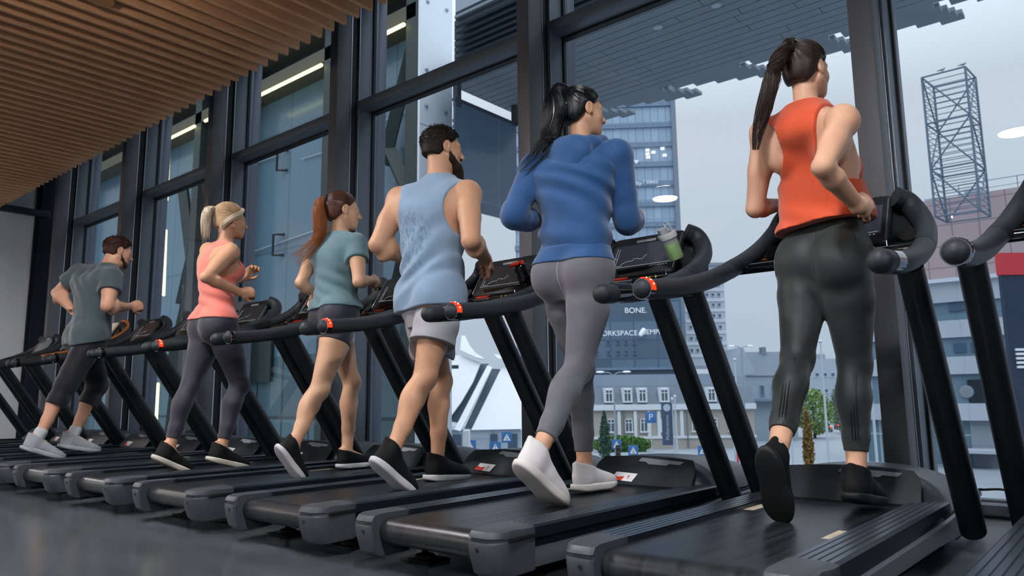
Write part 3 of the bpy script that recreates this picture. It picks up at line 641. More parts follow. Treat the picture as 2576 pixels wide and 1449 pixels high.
def add_legs(f,j,sx,g=0.,glute=True,k=.03):
    s=1.0 if sx=='F' else 1.06
    for q in 'LR':
        hp,kn,an=j['hp'+q],j['kn'+q],j['an'+q]; t=unit(kn-hp); bk=-(FWD-t*(FWD@t)); bk=unit(bk)
        up=hp+np.array([0,0,.03])
        f.cone(up,hp+(kn-hp)*.35,.085*s+g,.079*s+g,k); f.cone(hp+(kn-hp)*.35,kn+(hp-kn)*.08,.080*s+g,.053*s+g,.02)
        f.ell(hp+(kn-hp)*.38-bk*.022,(.062*s+g,.062*s+g,.15),frame(bk,-t),.03)
        if glute: f.ell(hp-FWD*.052+np.array([0,0,.0]),(.083*s+g,.080*s+g,.098*s+g),None,.035)
        f.ell(kn-bk*.008,(.050*s+g,.052*s+g,.062),frame(bk,-t),.02)
        sh=unit(an-kn); b2=-(FWD-sh*(FWD@sh)); b2=unit(b2)
        f.cone(kn,kn+(an-kn)*.30+b2*.010,.046*s+g,.050*s+g,.02); f.cone(kn+(an-kn)*.30+b2*.010,kn+(an-kn)*.66,.049*s+g,.039*s+g,.02); f.cone(kn+(an-kn)*.66,an,.038*s+g,.031*s+g,.015)
        f.ell(kn+(an-kn)*.28+b2*.022+np.array([.008 if q=='L' else -.008,0,0]),(.042*s+g,.042*s+g,.105),frame(b2,-sh),.02)
def add_arms(f,j,sx,g=0.,to=1.,k=.03,sides='LR'):
    s=1. if sx=='F' else 1.32
    for q in sides:
        sh,el,wr=j['sh'+q],j['el'+q],j['wr'+q]
        f.ell(sh,(.050*s+g,.052*s+g,.056*s+g),None,k)
        f.cone(sh,sh+(el-sh)*.5,.044*s+g,.042*s+g,k); f.cone(sh+(el-sh)*.5,el,.042*s+g,.034*s+g,.012)
        u=unit(el-sh); a=unit(wr-el); fr=unit(a-u*(a@u)+1e-6)
        f.ell(sh+(el-sh)*.5+fr*.010,(.030*s+g,.036*s+g,.085),frame(fr,-u),.02); f.ell(sh+(el-sh)*.45-fr*.014,(.030*s+g,.032*s+g,.085),frame(fr,-u),.02)
        f.cone(el,el+(wr-el)*.28,.034*s+g,.037*s+g,.012); f.cone(el+(wr-el)*.28,wr,.037*s+g,.0235*s**.7+g,.012)
        if s>1: f.ell(el+(wr-el)*.25-fr*.0,(.044,.046,.075),frame(fr,-a),.02)
def hand(f,w,d,n,sc=1.,curl=(62,88,55),th=1,spread=0.):
    """palm with five separate bent fingers; d points along the hand, n out of the palm, thumb on side th"""
    d=unit(d); n=unit(np.array(n,float)-d*(np.array(n)@d)); t=np.cross(n,d)*th
    f.cone(w-d*.01,w+d*.03*sc,.024*sc,.025*sc,.012)
    f.ell(w+d*.056*sc,(.041*sc,.050*sc,.0175*sc),np.stack([t,d,n]),.012)
    for i,(off,L,r) in enumerate(((.030,.95,.0092),(.010,1.05,.0095),(-.011,.98,.0090),(-.030,.80,.0082))):
        p=w+(d*(.092-.006*abs(i-1))+t*off)*sc; a=0
        for seg,(ln,c) in enumerate(zip((.044,.028,.021),curl)):
            a+=math.radians(c*(1+.06*i)); v=d*math.cos(a)+n*math.sin(a)+t*(off*spread)
            q=p+v*ln*L*sc; f.cone(p,q,r*sc*(1-.07*seg),r*sc*(.95-.09*seg),.004); p=q
    p=w+(d*.028+t*.034+n*.008)*sc; q=p+unit(d*.75+t*.45+n*.45)*.042*sc; f.cone(w+d*.02*sc+t*.018*sc,p,.015*sc,.0135*sc,.012); f.cone(p,q,.0125*sc,.0105*sc,.006)
    f.cone(q,q+unit(d*.8-t*.15+n*.65)*.030*sc,.0105*sc,.0085*sc,.005)
def head(f,c,M,sx):
    """c head centre at ear height, rows of M = right, forward, up"""
    s=HS
    P=lambda x,y_,z: c+(M[0]*x+M[1]*y_+M[2]*z)*s
    E=lambda p,r,k=.02,op='u': f.ell(P(*p),[q*s for q in r],M,k,op)
    Cn=lambda a,b,r0,r1,k=.012: f.cone(P(*a),P(*b),r0*s,r1*s,k)
    E((0,-.014,.036),(.074,.093,.080)); E((0,.030,-.022),(.060,.062,.082),.03)
    E((0,.046,-.066),(.044,.042,.042),.03); Cn((0,.070,-.094),(0,.072,-.098),.017,.016,.02)
    for q in (-1,1):
        Cn((q*.056,.004,-.050),(q*.022,.066,-.094),.016,.016,.025); E((q*.038,.060,-.028),(.022,.022,.024),.02)
        Cn((q*.012,.084,.022),(q*.042,.072,.020),.010,.009,.015); E((q*.032,.094,.002),(.016,.013,.010),.012,'s')
        E((q*.0315,.078,.002),(.0125,.0125,.0115),.003); E((q*.010,.101,-.036),(.009,.010,.008),.006)
        # ear: rim, bowl and lobe
        E((q*.074,-.004,-.004),(.010,.021,.032),.006); E((q*.083,.000,.002),(.007,.012,.019),.005,'s'); E((q*.074,.004,-.028),(.008,.010,.010),.006)
    Cn((0,.090,.012),(0,.110,-.030),.0085,.0115,.012); Cn((0,.110,-.030),(0,.108,-.036),.0115,.010,.008)
    Cn((-.018,.088,-.060),(.018,.088,-.060),.0075,.0075,.008); Cn((-.015,.087,-.069),(.015,.087,-.069),.008,.008,.006)
    E((0,.100,-.0645),(.022,.008,.0016),.002,'s')
    return P
def hair_cap(name,c,M,sx,g,m,par,front=.072,nape=-.085,h=.004,ext=None,tie=None):
    s=HS
    f=Field(c-.17,c+.17,h); P=lambda x,y_,z: c+(M[0]*x+M[1]*y_+M[2]*z)*s
    f.ell(P(0,-.014,.036),[(.074+g)*s,(.093+g)*s,(.080+g)*s],M,0); f.ell(P(0,-.040,-.020),[(.060+g)*s,(.060+g)*s,(.070+g*.5)*s],M,.02)
    # hairline: forehead to temple to behind the ear, then the nape
    V=lambda a: M[0]*a[0]+M[1]*a[1]+M[2]*a[2]
    f.plane(P(0,front,.072),V((0,.74,-.67)),.006); f.plane(P(0,0,nape),V((0,-.25,-1)),.006)
    g2=Field.__new__(Field); g2.__dict__.update(f.__dict__); q=f.clone(); q.d[:]=.12
    for sgn in (-1,1):
        f.ell(P(sgn*.078,.004,-.012),(.022*s,.030*s,.040*s),M,.004,'s')
    f.cone(P(0,.06,-.09),P(0,.0,-.13),.05,.05,0,'s')
    if ext: ext(f,P)
    V_,F_=f.mesh(); cap=npmesh(name,V_,F_,m,par)
    rg=np.random.default_rng(11); cc=P(0,-.014,.036); rad=np.array([.074+g,.093+g,.080+g])*s; fb=MB()
    D=lambda p: np.array([(p-cc)@M[0],(p-cc)@M[1],(p-cc)@M[2]])/rad
    if tie is not None:
        td=unit(D(tie))
        for i in range(330):
            d=unit(rg.normal(size=3)); w0=cc+(M[0]*d[0]*rad[0]+M[1]*d[1]*rad[1]+M[2]*d[2]*rad[2]); l=np.array([(w0-c)@M[0],(w0-c)@M[1],(w0-c)@M[2]])/s
            if (l[1]-front)*.74-(l[2]-.072)*.67>-.004 or l[2]<nape+.02: continue
            if abs(l[0])>.06 and -.02<l[1]<.04 and l[2]<.03: continue
            K=[]; om=math.acos(np.clip(d@td,-1,1)); 
            if om<.15: continue
            for k in range(9):
                t=k/8*.97; e=(math.sin((1-t)*om)*d+math.sin(t*om)*td)/math.sin(om); e=e/np.linalg.norm(e); o=1.004+.012*math.sin(PI*t)*rg.uniform(.3,1.)
                K.append(Vector(cc+(M[0]*e[0]*rad[0]+M[1]*e[1]*rad[1]+M[2]*e[2]*rad[2])*o))
            fb.tube(K,[.0008+.0011*math.sin(PI*(.1+.9*k/8)) for k in range(9)],4)
        fb.build('combed_strands',m,cap,True,180)
    else:
        for i in range(2600):
            d=unit(rg.normal(size=3)); w0=cc+(M[0]*d[0]*rad[0]+M[1]*d[1]*rad[1]+M[2]*d[2]*rad[2]); l=np.array([(w0-c)@M[0],(w0-c)@M[1],(w0-c)@M[2]])/s
            if (l[1]-front)*.74-(l[2]-.072)*.67>-.004 or l[2]<nape+.03: continue
            if abs(l[0])>.06 and -.03<l[1]<.04 and l[2]<.03: continue
            n_=unit(w0-cc); dn=unit(n_*.55-M[2]*.55+M[1]*(.3 if l[2]>.06 else -.15)+rg.normal(size=3)*.25); L_=.009+.006*max(0,l[2])/.1
            fb.tube([Vector(w0-n_*.002),Vector(w0+dn*L_*.6+n_*.001),Vector(w0+dn*L_)],[.0012,.0010,.0004],4)
        fb.build('hair_tufts',m,cap,True,180)
    return cap
def strands(name,guide,r0,r1,n,m,par,seed=1,w=.0018,core=.72,mid=None,tip=.25):
    rg=np.random.default_rng(seed); G=np.array(smooth_path(guide,5)); N=len(G); t=np.linspace(0,1,N)
    R=np.interp(t,[0,.16,.42,.72,1],[r0,r0*1.15,mid,mid*.85,r1]) if mid else r0+(r1-r0)*t
    T=np.gradient(G,axis=0); T/=np.linalg.norm(T,axis=1)[:,None]; A=np.cross(T,[0.31,.2,.93]); A/=np.linalg.norm(A,axis=1)[:,None]; B=np.cross(T,A)
    f=MB(); nc=int(N*.8); f.tube([Vector(p) for p in G[:nc]],list((R*core*(1-(t/.8)**3*.95)+.0008)[:nc]),14,dome=(True,False))
    for i in range(n):
        a=rg.uniform(0,2*PI); rad=math.sqrt(rg.uniform(.25,1)); ph=rg.uniform(0,6); wob=rg.uniform(.0,.16); L=rg.uniform(.72,1.08); tw=rg.uniform(-.5,.5)
        K=[]; ww=[]
        for k in range(0,N,2):
            u=t[k]; idx=min(N-1,int(k*min(L,1))); an=a+tw*u; rr=R[idx]*(rad+wob*math.sin(4*u+ph))*(1+.25*tip*u*u*rg.uniform(.5,2))
            K.append(Vector(G[idx]+(A[idx]*math.cos(an)+B[idx]*math.sin(an))*rr)); ww.append(w*(1-.75*u))
        f.tube(K,ww,4)
    return f.build(name,m,par,True,180)
def shoe(par,an,to,up_m,sole_m,lat=None,name='shoe',sc=None,collar=.0,h=.0045,liner=None):
    """trainer: knitted upper with collar and heel tab, thick shaped sole as its own part"""
    v=to-an; sc=sc or min(1.22,max(.98,np.linalg.norm(v)/.200)); rgt=np.array([1.,0,0]) if lat is None else unit(lat)
    v=unit(v-rgt*(v@rgt)); a=math.radians(19.4); nrm=np.cross(rgt,v); fwd=unit(v*math.cos(a)+nrm*math.sin(a)); upn=np.cross(rgt,fwd); M=np.stack([rgt,fwd,upn])
    O=an-(upn*.085)*sc
    P=lambda x,y_,z: O+(rgt*x+fwd*y_+upn*z)*sc
    lo=np.minimum(an,to)-.17;hi=np.maximum(an,to)+.17
    def body(g=0):
        f=Field(lo,hi,h); E=lambda p,r,k=.03: f.ell(P(*p),[(q+g)*sc for q in r],M,k)
        E((0,.145,.032),(.043,.062,.030)); E((0,.085,.042),(.041,.085,.042)); E((0,-.012,.044),(.035,.052,.048))
        f.cone(P(0,-.008,.05),P(0,-.014,.098+collar),.038*sc,.040*sc,.02)
        f.cone(P(0,-.046,.07),P(0,-.056,.108+collar*.6),.014*sc,.010*sc,.015)
        f.cone(P(0,.05,.06),P(0,.01,.088),.034*sc,.032*sc,.03)
        return f
    f=body(); f.plane(P(0,0,.020),-upn,.004); f.plane(P(0,-.03,.106+collar),unit(upn*.95+fwd*.25),.006)
    f.cone(P(0,-.012,.09),P(0,-.018,.16),.031*sc,.034*sc,.004,'s')
    V,F=f.mesh(); s_=npmesh(name,V,F,up_m,par)
    g=Field(lo,hi,h); 
    for p,r in (((0,.135,.02),(.050,.072,.06)),((0,.06,.02),(.043,.09,.06)),((0,-.015,.02),(.041,.060,.06))): g.ell(P(*p),[q*sc for q in r],M,.03)
    g.plane(P(0,0,.027),upn,.004); g.plane(P(0,0,-.002),-upn,.006); g.plane(P(0,.14,.0),unit(-upn+fwd*.22),.01); g.plane(P(0,-.05,.0),unit(-upn-fwd*.25),.01)
    V,F=g.mesh(); npmesh('sole',V,F,sole_m,s_)
    if h<.0056:
        fb=MB()
        for i in range(5):
            y0=.035+.018*i; z0=.079-.0085*i; q=[Vector(P(-.020,y0,z0-.008)),Vector(P(-.008,y0,z0+.003)),Vector(P(.008,y0,z0+.003)),Vector(P(.020,y0,z0-.008))]; fb.tube(q,.0026,6)
        fb.build('laces',up_m if liner is None else liner,s_)
    return s_
def cutleg(f,j,q,frac,k=0.):
    """hem across the shin"""
    kn,an=j['kn'+q],j['an'+q]; p=kn+(an-kn)*frac; n=unit(an-kn); m=.09
    # only around this leg
    sl,(x,y_,z)=f.sub(np.minimum(p,an+n*.1)-m,np.maximum(p,an+n*.1)+m)
    dq=((x-p[0])*n[0]+(y_-p[1])*n[1]+(z-p[2])*n[2]).astype(np.float32)
    t=np.maximum(np.abs(x-p[0]),0)
    side=(x-(j['kn'+q][0])); lim=.085
    dq=np.where(np.abs(side)<lim,dq,-.1).astype(np.float32); dq=np.broadcast_to(dq,f.d[sl].shape)
    f.d[sl]=np.maximum(f.d[sl],dq)
def person(key,name_label,sx,skm,h,yaw=0.,pitch=0.,roll=0.):
    j=J[key]; pts=np.array([v for v in j.values()]); lo=pts.min(0)-np.array([.16,.16,.12]); hi=pts.max(0)+np.array([.16,.16,.20])
    R=empty('person',(0,0,0),name_label,'person','runners on the treadmills')
    B=(lo,hi,h)
    f=Field(*B)
    f.slab(torso_rows(j,sx),.0); s=1. if sx=='F' else 1.25
    for q in 'LR':
        f.cone(j['neck']-np.array([0,0,.045]),j['sh'+q]+(j['neck']-j['sh'+q])*.12+np.array([0,0,.002]),(.039 if sx=='F' else .044)*s,.038*s,.03)
        f.ell((j['ch']+ (j['sh'+q]-j['ch'])*np.array([.62,.5,.42]))+np.array([0,-.03,0]),(.06*s,.055*s,.085*s),None,.04)
    if sx=='F':
        for q in (-1,1): f.ell(j['ch']+np.array([q*.068,.078,.0]),(.058,.052,.056),None,.03)
    add_legs(f,j,sx); add_arms(f,j,sx)
    fd=np.array([math.sin(yaw)*math.cos(pitch),math.cos(yaw)*math.cos(pitch),math.sin(pitch)]); M=frame(fd)
    if roll: c_,s_=math.cos(roll),math.sin(roll); M=np.stack([M[0]*c_+M[2]*s_,M[1],M[2]*c_-M[0]*s_])
    hc=j['head']; nr=(.046 if sx=='F' else .059)*HS
    f.cone(j['neck']-np.array([0,0,.05]),hc-M[1]*.018-M[2]*.045,nr*1.12,nr,.03)
    head(f,hc,M,sx)
    for q in 'LR':   # feet inside the shoes
        an,to=j['an'+q],j['to'+q]; f.cone(an,an+(to-an)*.62,.030,.024,.015); f.cone(an,an-unit(to-an)*.035,.030,.026,.015)
    fm=MB()
    # eyes with iris as parts
    ss=HS
    for q in (-1,1):
        p=hc+(M[0]*q*.0315+M[1]*.0765+M[2]*.002)*ss; e=MB(); e.sphere(tuple(p),(.0121,)*3,10); ey=e.build('eye',mat('eye white',"#d8d4d0",.25),R)
        e=MB(); p2=p+M[1]*.0095; e.sphere(tuple(p2),(.0048,)*3,8); e.build('iris',mat('iris brown',"#2a1a10",.2),ey)
    return R,j,f,B,M
def finish_body(R,f,skm,**kw):
    V,F=f.mesh(); return npmesh('body',V,F,skm,R)
def fold(amp,fr,dirv,warp=1.,z0=None,z1=None,seed=0.):
    def g(X,Y,Z,u,v):
        ph=fr*(u*dirv[0]+Z*dirv[1]+v*dirv[2])+seed; q=amp*np.sin(ph+warp*np.sin(7*u+11*Z+seed)+.7*np.sin(19*Z-8*v+seed))
        q=q*(.55+.45*np.sin(5*u-6*Z+2.1*seed))
        if z0 is not None: q=q*np.clip((z1-Z)/(z1-z0),0,1)
        return q
    return g
def cyl_cut(f,p,r,M=None,k=.004): f.ell(p,r,M,k,'s')
def back_y(g,x,z,iso=0.):
    i=int(round((x-g.lo[0])/g.h)); k=int(round((z-g.lo[2])/g.h)); c=g.d[i,:,k]; n=np.argmax(c<iso); return None if c[n]>=iso else g.lo[1]+g.h*(n-(iso-c[n])/(c[n-1]-c[n]+1e-9))
def seam(name,g,pts,m,par,r=.0016,sub=6):
    P=[]
    for q in smooth_path([(a,0,b) for a,b in pts],sub):
        y_=back_y(g,q.x,q.z)
        if y_ is not None: P.append(Vector((q.x,y_-.0006,q.z)))
    if len(P)>3:
        P=[P[0]]+[(P[i-1]+P[i]*2+P[i+1])/4 for i in range(1,len(P)-1)]+[P[-1]]; f=MB(); f.tube(P,r,6); f.build(name,m,par)
M_cl={}
def cloth(n,c,rough=.75,bs=700,b=.12,sheen=.2,**k): return mat('cloth '+n,c,rough,spec=.25,bump=b,bscale=bs,sheen=sheen,bdist=.002,**k)
HB=.0045

# ---- woman in the orange tank top
sk=skin('pale',"#d3a588")
HS=0.89
R,j,f,B,M=person('orange','woman running in an orange tank top and dark green-grey leggings, long dark ponytail','F',sk,HB,yaw=.32,pitch=.02,roll=-.04)
d=unit(j['wrR']-j['elR']); hand(f,j['wrR'],(.12,.85,.38),(-.85,-.1,-.45),1.0,(66,86,50),1)
d=unit(j['wrL']-j['elL']); hand(f,j['wrL'],d,(1,.1,0),.95,(60,80,50),-1)
finish_body(R,f,sk)
M_leg=mat('leggings dark green-grey',"#282d2c",.52,spec=.35,bump=.05,bscale=900,sheen=.15,bdist=.001)
g=Field(*B); g.slab(torso_rows(j,'F',.0),0); add_legs(g,j,'F'); g.d-=.0055; g.plane((0,0,j['pe'][2]+.145),(0,0,1)); cutleg(g,j,'L',.76); cutleg(g,j,'R',.80); V,F=g.mesh(); lg=npmesh('leggings',V,F,M_leg,R); px,z0=j['pe'][0],j['pe'][2]; M_sm=mat('dark seam',"#222726",.5)
seam('centre_seam',g,[(px+.002,z0+.12),(px+.002,z0+.06),(px,z0-.0),(px-.002,z0-.07)],M_sm,lg,.0011); seam('side_seam',g,[(px+.09,z0+.125),(px+.125,z0+.08),(px+.150,z0+.02),(px+.160,z0-.05)],M_sm,lg,.0016); seam('side_seam',g,[(px-.09,z0+.125),(px-.125,z0+.08),(px-.150,z0+.02),(px-.160,z0-.05)],M_sm,lg,.0016)
for q in 'LR':   # calf stripes
    fm=MB()
    kn,an=j['kn'+q],j['an'+q]; 
    for off in (-.008,.0,.008):
        P=[]
        for t in (.10,.25,.4,.55,.7):
            c=kn+(an-kn)*t; P.append(Vector(c+np.array([.012+off*1.2,-.0,0])+unit(np.cross(np.array([1,0,0]),an-kn))*0))
        sh=unit(an-kn); b2=unit(-(FWD-sh*(FWD@sh)))
        P=[p+Vector(b2)*r for p,r in zip(P,(.060,.0685,.0665,.059,.0485))]; fm.tube(P,.0018,6)
    fm.build('calf_stripes',mat('stripe black',"#0d0f0f",.4),lg)
M_or=cloth('orange knit',"#d2532f",.8,420,.35,.35,var=.10,vscale=160)
g=Field(*B); P0,W0=j['pe'],j['wa']; r0=torso_rows(j,'F',.012)
rows=[(P0[2]+.105,P0[0]+.008,P0[1],.176,.138,.05),(W0[2]+.0,W0[0]+.006,W0[1]-.008,.164,.124,.0),(W0[2]+.09,W0[0]+.004,W0[1]-.015,.158,.120,-.1)]+[(z,x,y_,a+.006,b+.010,an) for z,x,y_,a,b,an in r0[5:]]
fo=fold(.012,30,(.9,1.5,.3),1.6,1.12,1.55,.6); g.slab(rows,0,fold=fo)
for q in 'LR': g.cone(j['neck']-np.array([0,0,.045]),j['sh'+q]+(j['neck']-j['sh'+q])*.15,.052,.048,.03); g.ell((j['ch']+(j['sh'+q]-j['ch'])*np.array([.62,.5,.42]))+np.array([0,-.03,0]),(.066,.062,.09),None,.04)
for q in (-1,1): g.ell(j['ch']+np.array([q*.068,.078,0]),(.066,.060,.064),None,.03)
g.plane((P0[0],P0[1],P0[2]+.125),unit(np.array([.10,.0,-1])),.004)
sd=unit(j['shR']-j['shL']); Ms=np.stack([sd,unit(np.cross([0,0,1],sd)),[0,0,1]])
for q,s_ in (('R',1),('L',-1)):
    cyl_cut(g,j['sh'+q]+sd*s_*.012+np.array([0,-.01,-.100]),(.100,.30,.112),Ms,.006); g.plane(j['neck']+sd*s_*.128,sd*s_,.006)if False else None
    x,y_,z=np.ix_(*g.ax); q0=j['neck']+sd*s_*.118; dq=((x-q0[0])*sd[0]+(y_-q0[1])*sd[1]+(z-q0[2])*sd[2])*s_; g.d=np.maximum(g.d,np.where(z>j['sh'+q][2]-.16,dq,-.1).astype(np.float32))
cyl_cut(g,j['neck']+np.array([0,.05,.075]),(.088,.14,.075),None,.006)
V,F=g.mesh(); npmesh('tank_top',V,F,M_or,R)
g=Field(*B); g.slab(torso_rows(j,'F',.0055),0)
for q in (-1,1): g.ell(j['ch']+np.array([q*.068,.078,0]),(.0635,.0575,.0615),None,.03)
for q in 'LR': g.ell((j['ch']+ (j['sh'+q]-j['ch'])*np.array([.62,.5,.42]))+np.array([0,-.03,0]),(.0655,.0605,.0905),None,.04)
g.plane((0,0,j['ch'][2]-.12),(0,0,-1)); x_,y_,z_=np.ix_(*g.ax); g.d=np.maximum(g.d,np.minimum(z_-(j['ch'][2]-.075),(j['ch'][1]+.03)-y_).astype(np.float32)); g.plane((0,0,j['ch'][2]+.04),(0,0,1)); V,F=g.mesh(); npmesh('sports_bra',V,F,cloth('pale pink',"#dcb9b0",.7),R)
hm=mat('hair dark brown',"#2b1f1a",.38,spec=.5,bump=.5,bscale=60,stretch=(1,1,.12),bdist=.004)
c=j['head']; hair_cap('hair',j['head'],M,'F',.010,hm,R,tie=c-M[1]*.075+M[2]*.088)
T0=c-M[1]*.075+M[2]*.088
V3=lambda q,yy: np.array(AY(*q,yy))
pt=strands('ponytail',[c-M[1]*.06+M[2]*.085,T0-M[1]*.012+M[2]*.008]+[V3(q,yy) for q,yy in (((1978,122),T0[1]-.04),((1954,160),T0[1]-.06),((1935,220),T0[1]-.075),((1918,285),T0[1]-.08),((1905,340),T0[1]-.08),((1900,385),T0[1]-.08))],.015,.010,240,hm,R,3,mid=.032)
fm=MB(); fm.tube([Vector(T0+M[1]*.012-M[2]*.008+np.array([.006,0,0])),Vector(T0-M[1]*.006+M[2]*.004+np.array([-.006,0,0]))],.021,16); fm.build('hair_tie',M_glossb,pt)
M_shb=mat('black knit shoe',"#0c0d0e",.7,spec=.3,bump=.15,bscale=500); M_solb=mat('black sole',"#121314",.55)
shoe(R,j['anL'],j['toL'],M_shb,M_solb); shoe(R,j['anR'],j['toR'],M_shb,M_solb)

# ---- woman in the blue hoodie
sk2=skin('tan',"#c99c7e")
HS=0.94
R,j,f,B,M=person('blue','woman running in a blue hoodie and grey leggings, long black ponytail, white shoes','F',sk2,HB,yaw=.50,pitch=-.02)
for q,n in (('L',(1,.1,0)),('R',(-1,.1,0))): hand(f,j['wr'+q],unit(j['wr'+q]-j['el'+q]),n,.95,(60,80,50),1 if q=='R' else -1)
finish_body(R,f,sk2)
M_lg2=mat('leggings grey',"#5f5f65",.6,spec=.3,bump=.05,bscale=900,sheen=.3,bdist=.001)
g=Field(*B); g.slab(torso_rows(j,'F',.0),0); add_legs(g,j,'F'); g.d-=.0055; g.plane((0,0,j['pe'][2]+.095),(0,0,1)); cutleg(g,j,'R',.82); cutleg(g,j,'L',.84); V,F=g.mesh(); lg=npmesh('leggings',V,F,M_lg2,R); z0=j['pe'][2]; M_seam=mat('pale seam',"#93939a",.6)
seam('back_seam',g,[(-1.800,z0+.055),(-1.804,z0+.02),(-1.803,z0-.03),(-1.797,z0-.075),(-1.793,z0-.10)],M_seam,lg); seam('yoke_seam',g,[(-1.94,z0+.055),(-1.88,z0+.056),(-1.80,z0+.055),(-1.72,z0+.056),(-1.65,z0+.055)],mat('grey seam',"#77777d",.6),lg,.0013)
M_hd=cloth('hoodie blue',"#234f80",.62,500,.06,.35)
g=Field(*B); r0=torso_rows(j,'F',.016); pz=j['pe'][2]
rows=[(pz+.095,-1.795,2.558,.152,.112,.05),(pz+.14,-1.795,2.558,.163,.122,.05),(1.30,-1.795,2.558,.153,.118,.08)]+[(z,x,y_,a+.012,b+.014,an) for z,x,y_,a,b,an in r0[4:]]
g.slab(rows,0,fold=fold(.0065,40,(.7,1.6,.4),1.3,None,None,2.))
for q in 'LR': g.cone(j['neck']-np.array([0,0,.045]),j['sh'+q]+(j['neck']-j['sh'+q])*.12,.058,.058,.03); g.ell((j['ch']+(j['sh'+q]-j['ch'])*np.array([.62,.5,.42]))+np.array([0,-.03,0]),(.072,.066,.095),None,.04)
for q in (-1,1): g.ell(j['ch']+np.array([q*.068,.078,0]),(.07,.066,.068),None,.03)
for q in 'LR': g.ell(j['hp'+q]-FWD*.052,(.102,.098,.118),None,.035)
g.plane((0,0,pz+.10),(0,0,-1),.006)
for q in 'LR':
    sh,el,wr=j['sh'+q],j['el'+q],j['wr'+q]; g.ell(sh,(.066,.066,.070),None,.03); P=[];Rr=[]
    for i in range(17):
        t=i/16; p=sh+(el-sh)*t; P.append(p); Rr.append(.060-.010*t+.0032*math.sin(t*22+1.3)*t+.006*math.exp(-((t-.97)/.12)**2))
    g.chain(P,Rr,.025); P=[];Rr=[]
    for i in range(9):
        t=i/8*.50; P.append(el+(wr-el)*t); Rr.append(.052-.004*t+.005*math.sin(i*2.2)*(1-t))
    g.chain(P,Rr,.012)
g.cone(j['neck']+np.array([0,.0,.03]),j['neck']+np.array([0,.04,.10]),.058,.075,.006,'s')
V,F=g.mesh(); hd=npmesh('hoodie',V,F,M_hd,R)
g=Field(*B); g.slab([(pz-.02,-1.795,2.556,.150,.114,.05),(pz+.03,-1.795,2.556,.153,.116,.05),(pz+.085,-1.795,2.557,.156,.118,.05),(pz+.16,-1.795,2.557,.150,.116,.05)],0,fold=lambda X,Y,Z,u,v:.0009*np.sin(u*700))
for q in 'LR': g.ell(j['hp'+q]-FWD*.052,(.096,.092,.110),None,.035); g.cone(j['hp'+q]+A3(0,0,.03),j['hp'+q]+(j['kn'+q]-j['hp'+q])*.35,.098,.094,.03)
g.plane((0,0,pz+.042),(0,0,-1),.003); g.plane((0,0,pz+.112),(0,0,1),.003); V,F=g.mesh(); npmesh('hem_band',V,F,M_hd,hd)
# hood lying on the back of the shoulders: thick rolled collar plus hanging pouch
g=Field(j['neck']-.26,j['neck']+.24,.0045); nk=j['neck']; P=[];Rr=[]
for i in range(25):
    a=math.radians(-235+290*i/24); t=abs(i-12)/12; back=max(0,-math.sin(a))
    P.append(nk+np.array([.100*math.cos(a),.092*math.sin(a)-.014,-.012+.030*math.sin(a)-.006])); Rr.append(.030+.012*back+.004*math.sin(i*1.9))
g.chain(P,Rr,.02)
g.ell(nk+np.array([-.005,-.108,-.075]),(.128,.055,.085),None,.03); g.ell(nk+np.array([-.01,-.120,-.135]),(.085,.045,.055),None,.03)
g.ell(nk+np.array([.0,-.045,.020]),(.066,.055,.055),None,.02,'s'); g.cone(nk-np.array([0,0,.08]),nk+np.array([0,.03,.1]),.056,.060,.01,'s')
V,F=g.mesh(); npmesh('hood',V,F,M_hd,hd)
hm2=mat('hair black',"#07080a",.30,spec=.6,bump=.5,bscale=60,stretch=(1,1,.12),bdist=.004)
hair_cap('hair',j['head'],M,'F',.010,hm2,R,tie=j['head']-M[1]*.095+M[2]*.085); c=j['head']; T0=c-M[1]*.095+M[2]*.085
pt=strands('ponytail',[c-M[1]*.07+M[2]*.08,T0-M[1]*.02+M[2]*.01,T0-M[1]*.045-M[2]*.05+np.array([0,-.0,0]),T0+np.array([-.02,-.055,-.16]),T0+np.array([-.03,-.075,-.25]),T0+np.array([-.075,-.10,-.32]),T0+np.array([-.14,-.13,-.385])],.020,.030,210,hm2,R,5,mid=.048,tip=.5)
fm=MB(); fm.tube([Vector(T0+M[1]*.015-M[2]*.005),Vector(T0-M[1]*.004+M[2]*.003)],.023,16); fm.build('hair_tie',M_glossb,pt)
e=MB(); p=c+M[0]*.079+M[1]*.004-M[2]*.036; e.tube([Vector(p+(M[1]*math.cos(a)+M[2]*math.sin(a))*.007) for a in [2*PI*k/12 for k in range(13)]],.0012,6); e.build('earring',mat('gold',"#c9a050",.25,1.),R)
M_shw=mat('white knit shoe',"#d9d7d6",.7,spec=.3,bump=.12,bscale=500); M_solw=mat('white sole',"#dad5d2",.55)
shoe(R,j['anL'],j['toL'],M_shw,M_solw); shoe(R,j['anR'],j['toR'],M_shw,M_solw)

# ---- bearded man in the light blue tank top
sk3=skin('warm',"#cd9c7b")
HS=1.02
R,j,f,B,M=person('beard','bearded man running in a light blue tank top, pale grey shorts and black shoes','M',sk3,HB,yaw=.42,pitch=-.02)
hand(f,j['wrR'],unit(j['wrR']-j['elR'])+np.array([-.1,.2,-.25]),(-.8,.1,-.5),1.1,(66,86,50),1); hand(f,j['wrL'],unit(j['wrL']-j['elL']),(1,.1,0),1.1,(60,80,50),-1)
finish_body(R,f,sk3)
M_bt=cloth('light blue jersey',"#849eb6",.7,450,.10,.3)
pz=j['pe'][2]; g=Field(*B); r0=torso_rows(j,'M',.010)
rows=[(pz-.085,-2.670,2.560,.180,.142,.0),(pz+.05,-2.672,2.558,.172,.138,.0),(1.26,-2.675,2.555,.164,.128,.05)]+[(z,x,y_,a+.004,b+.008,an) for z,x,y_,a,b,an in r0[4:]]
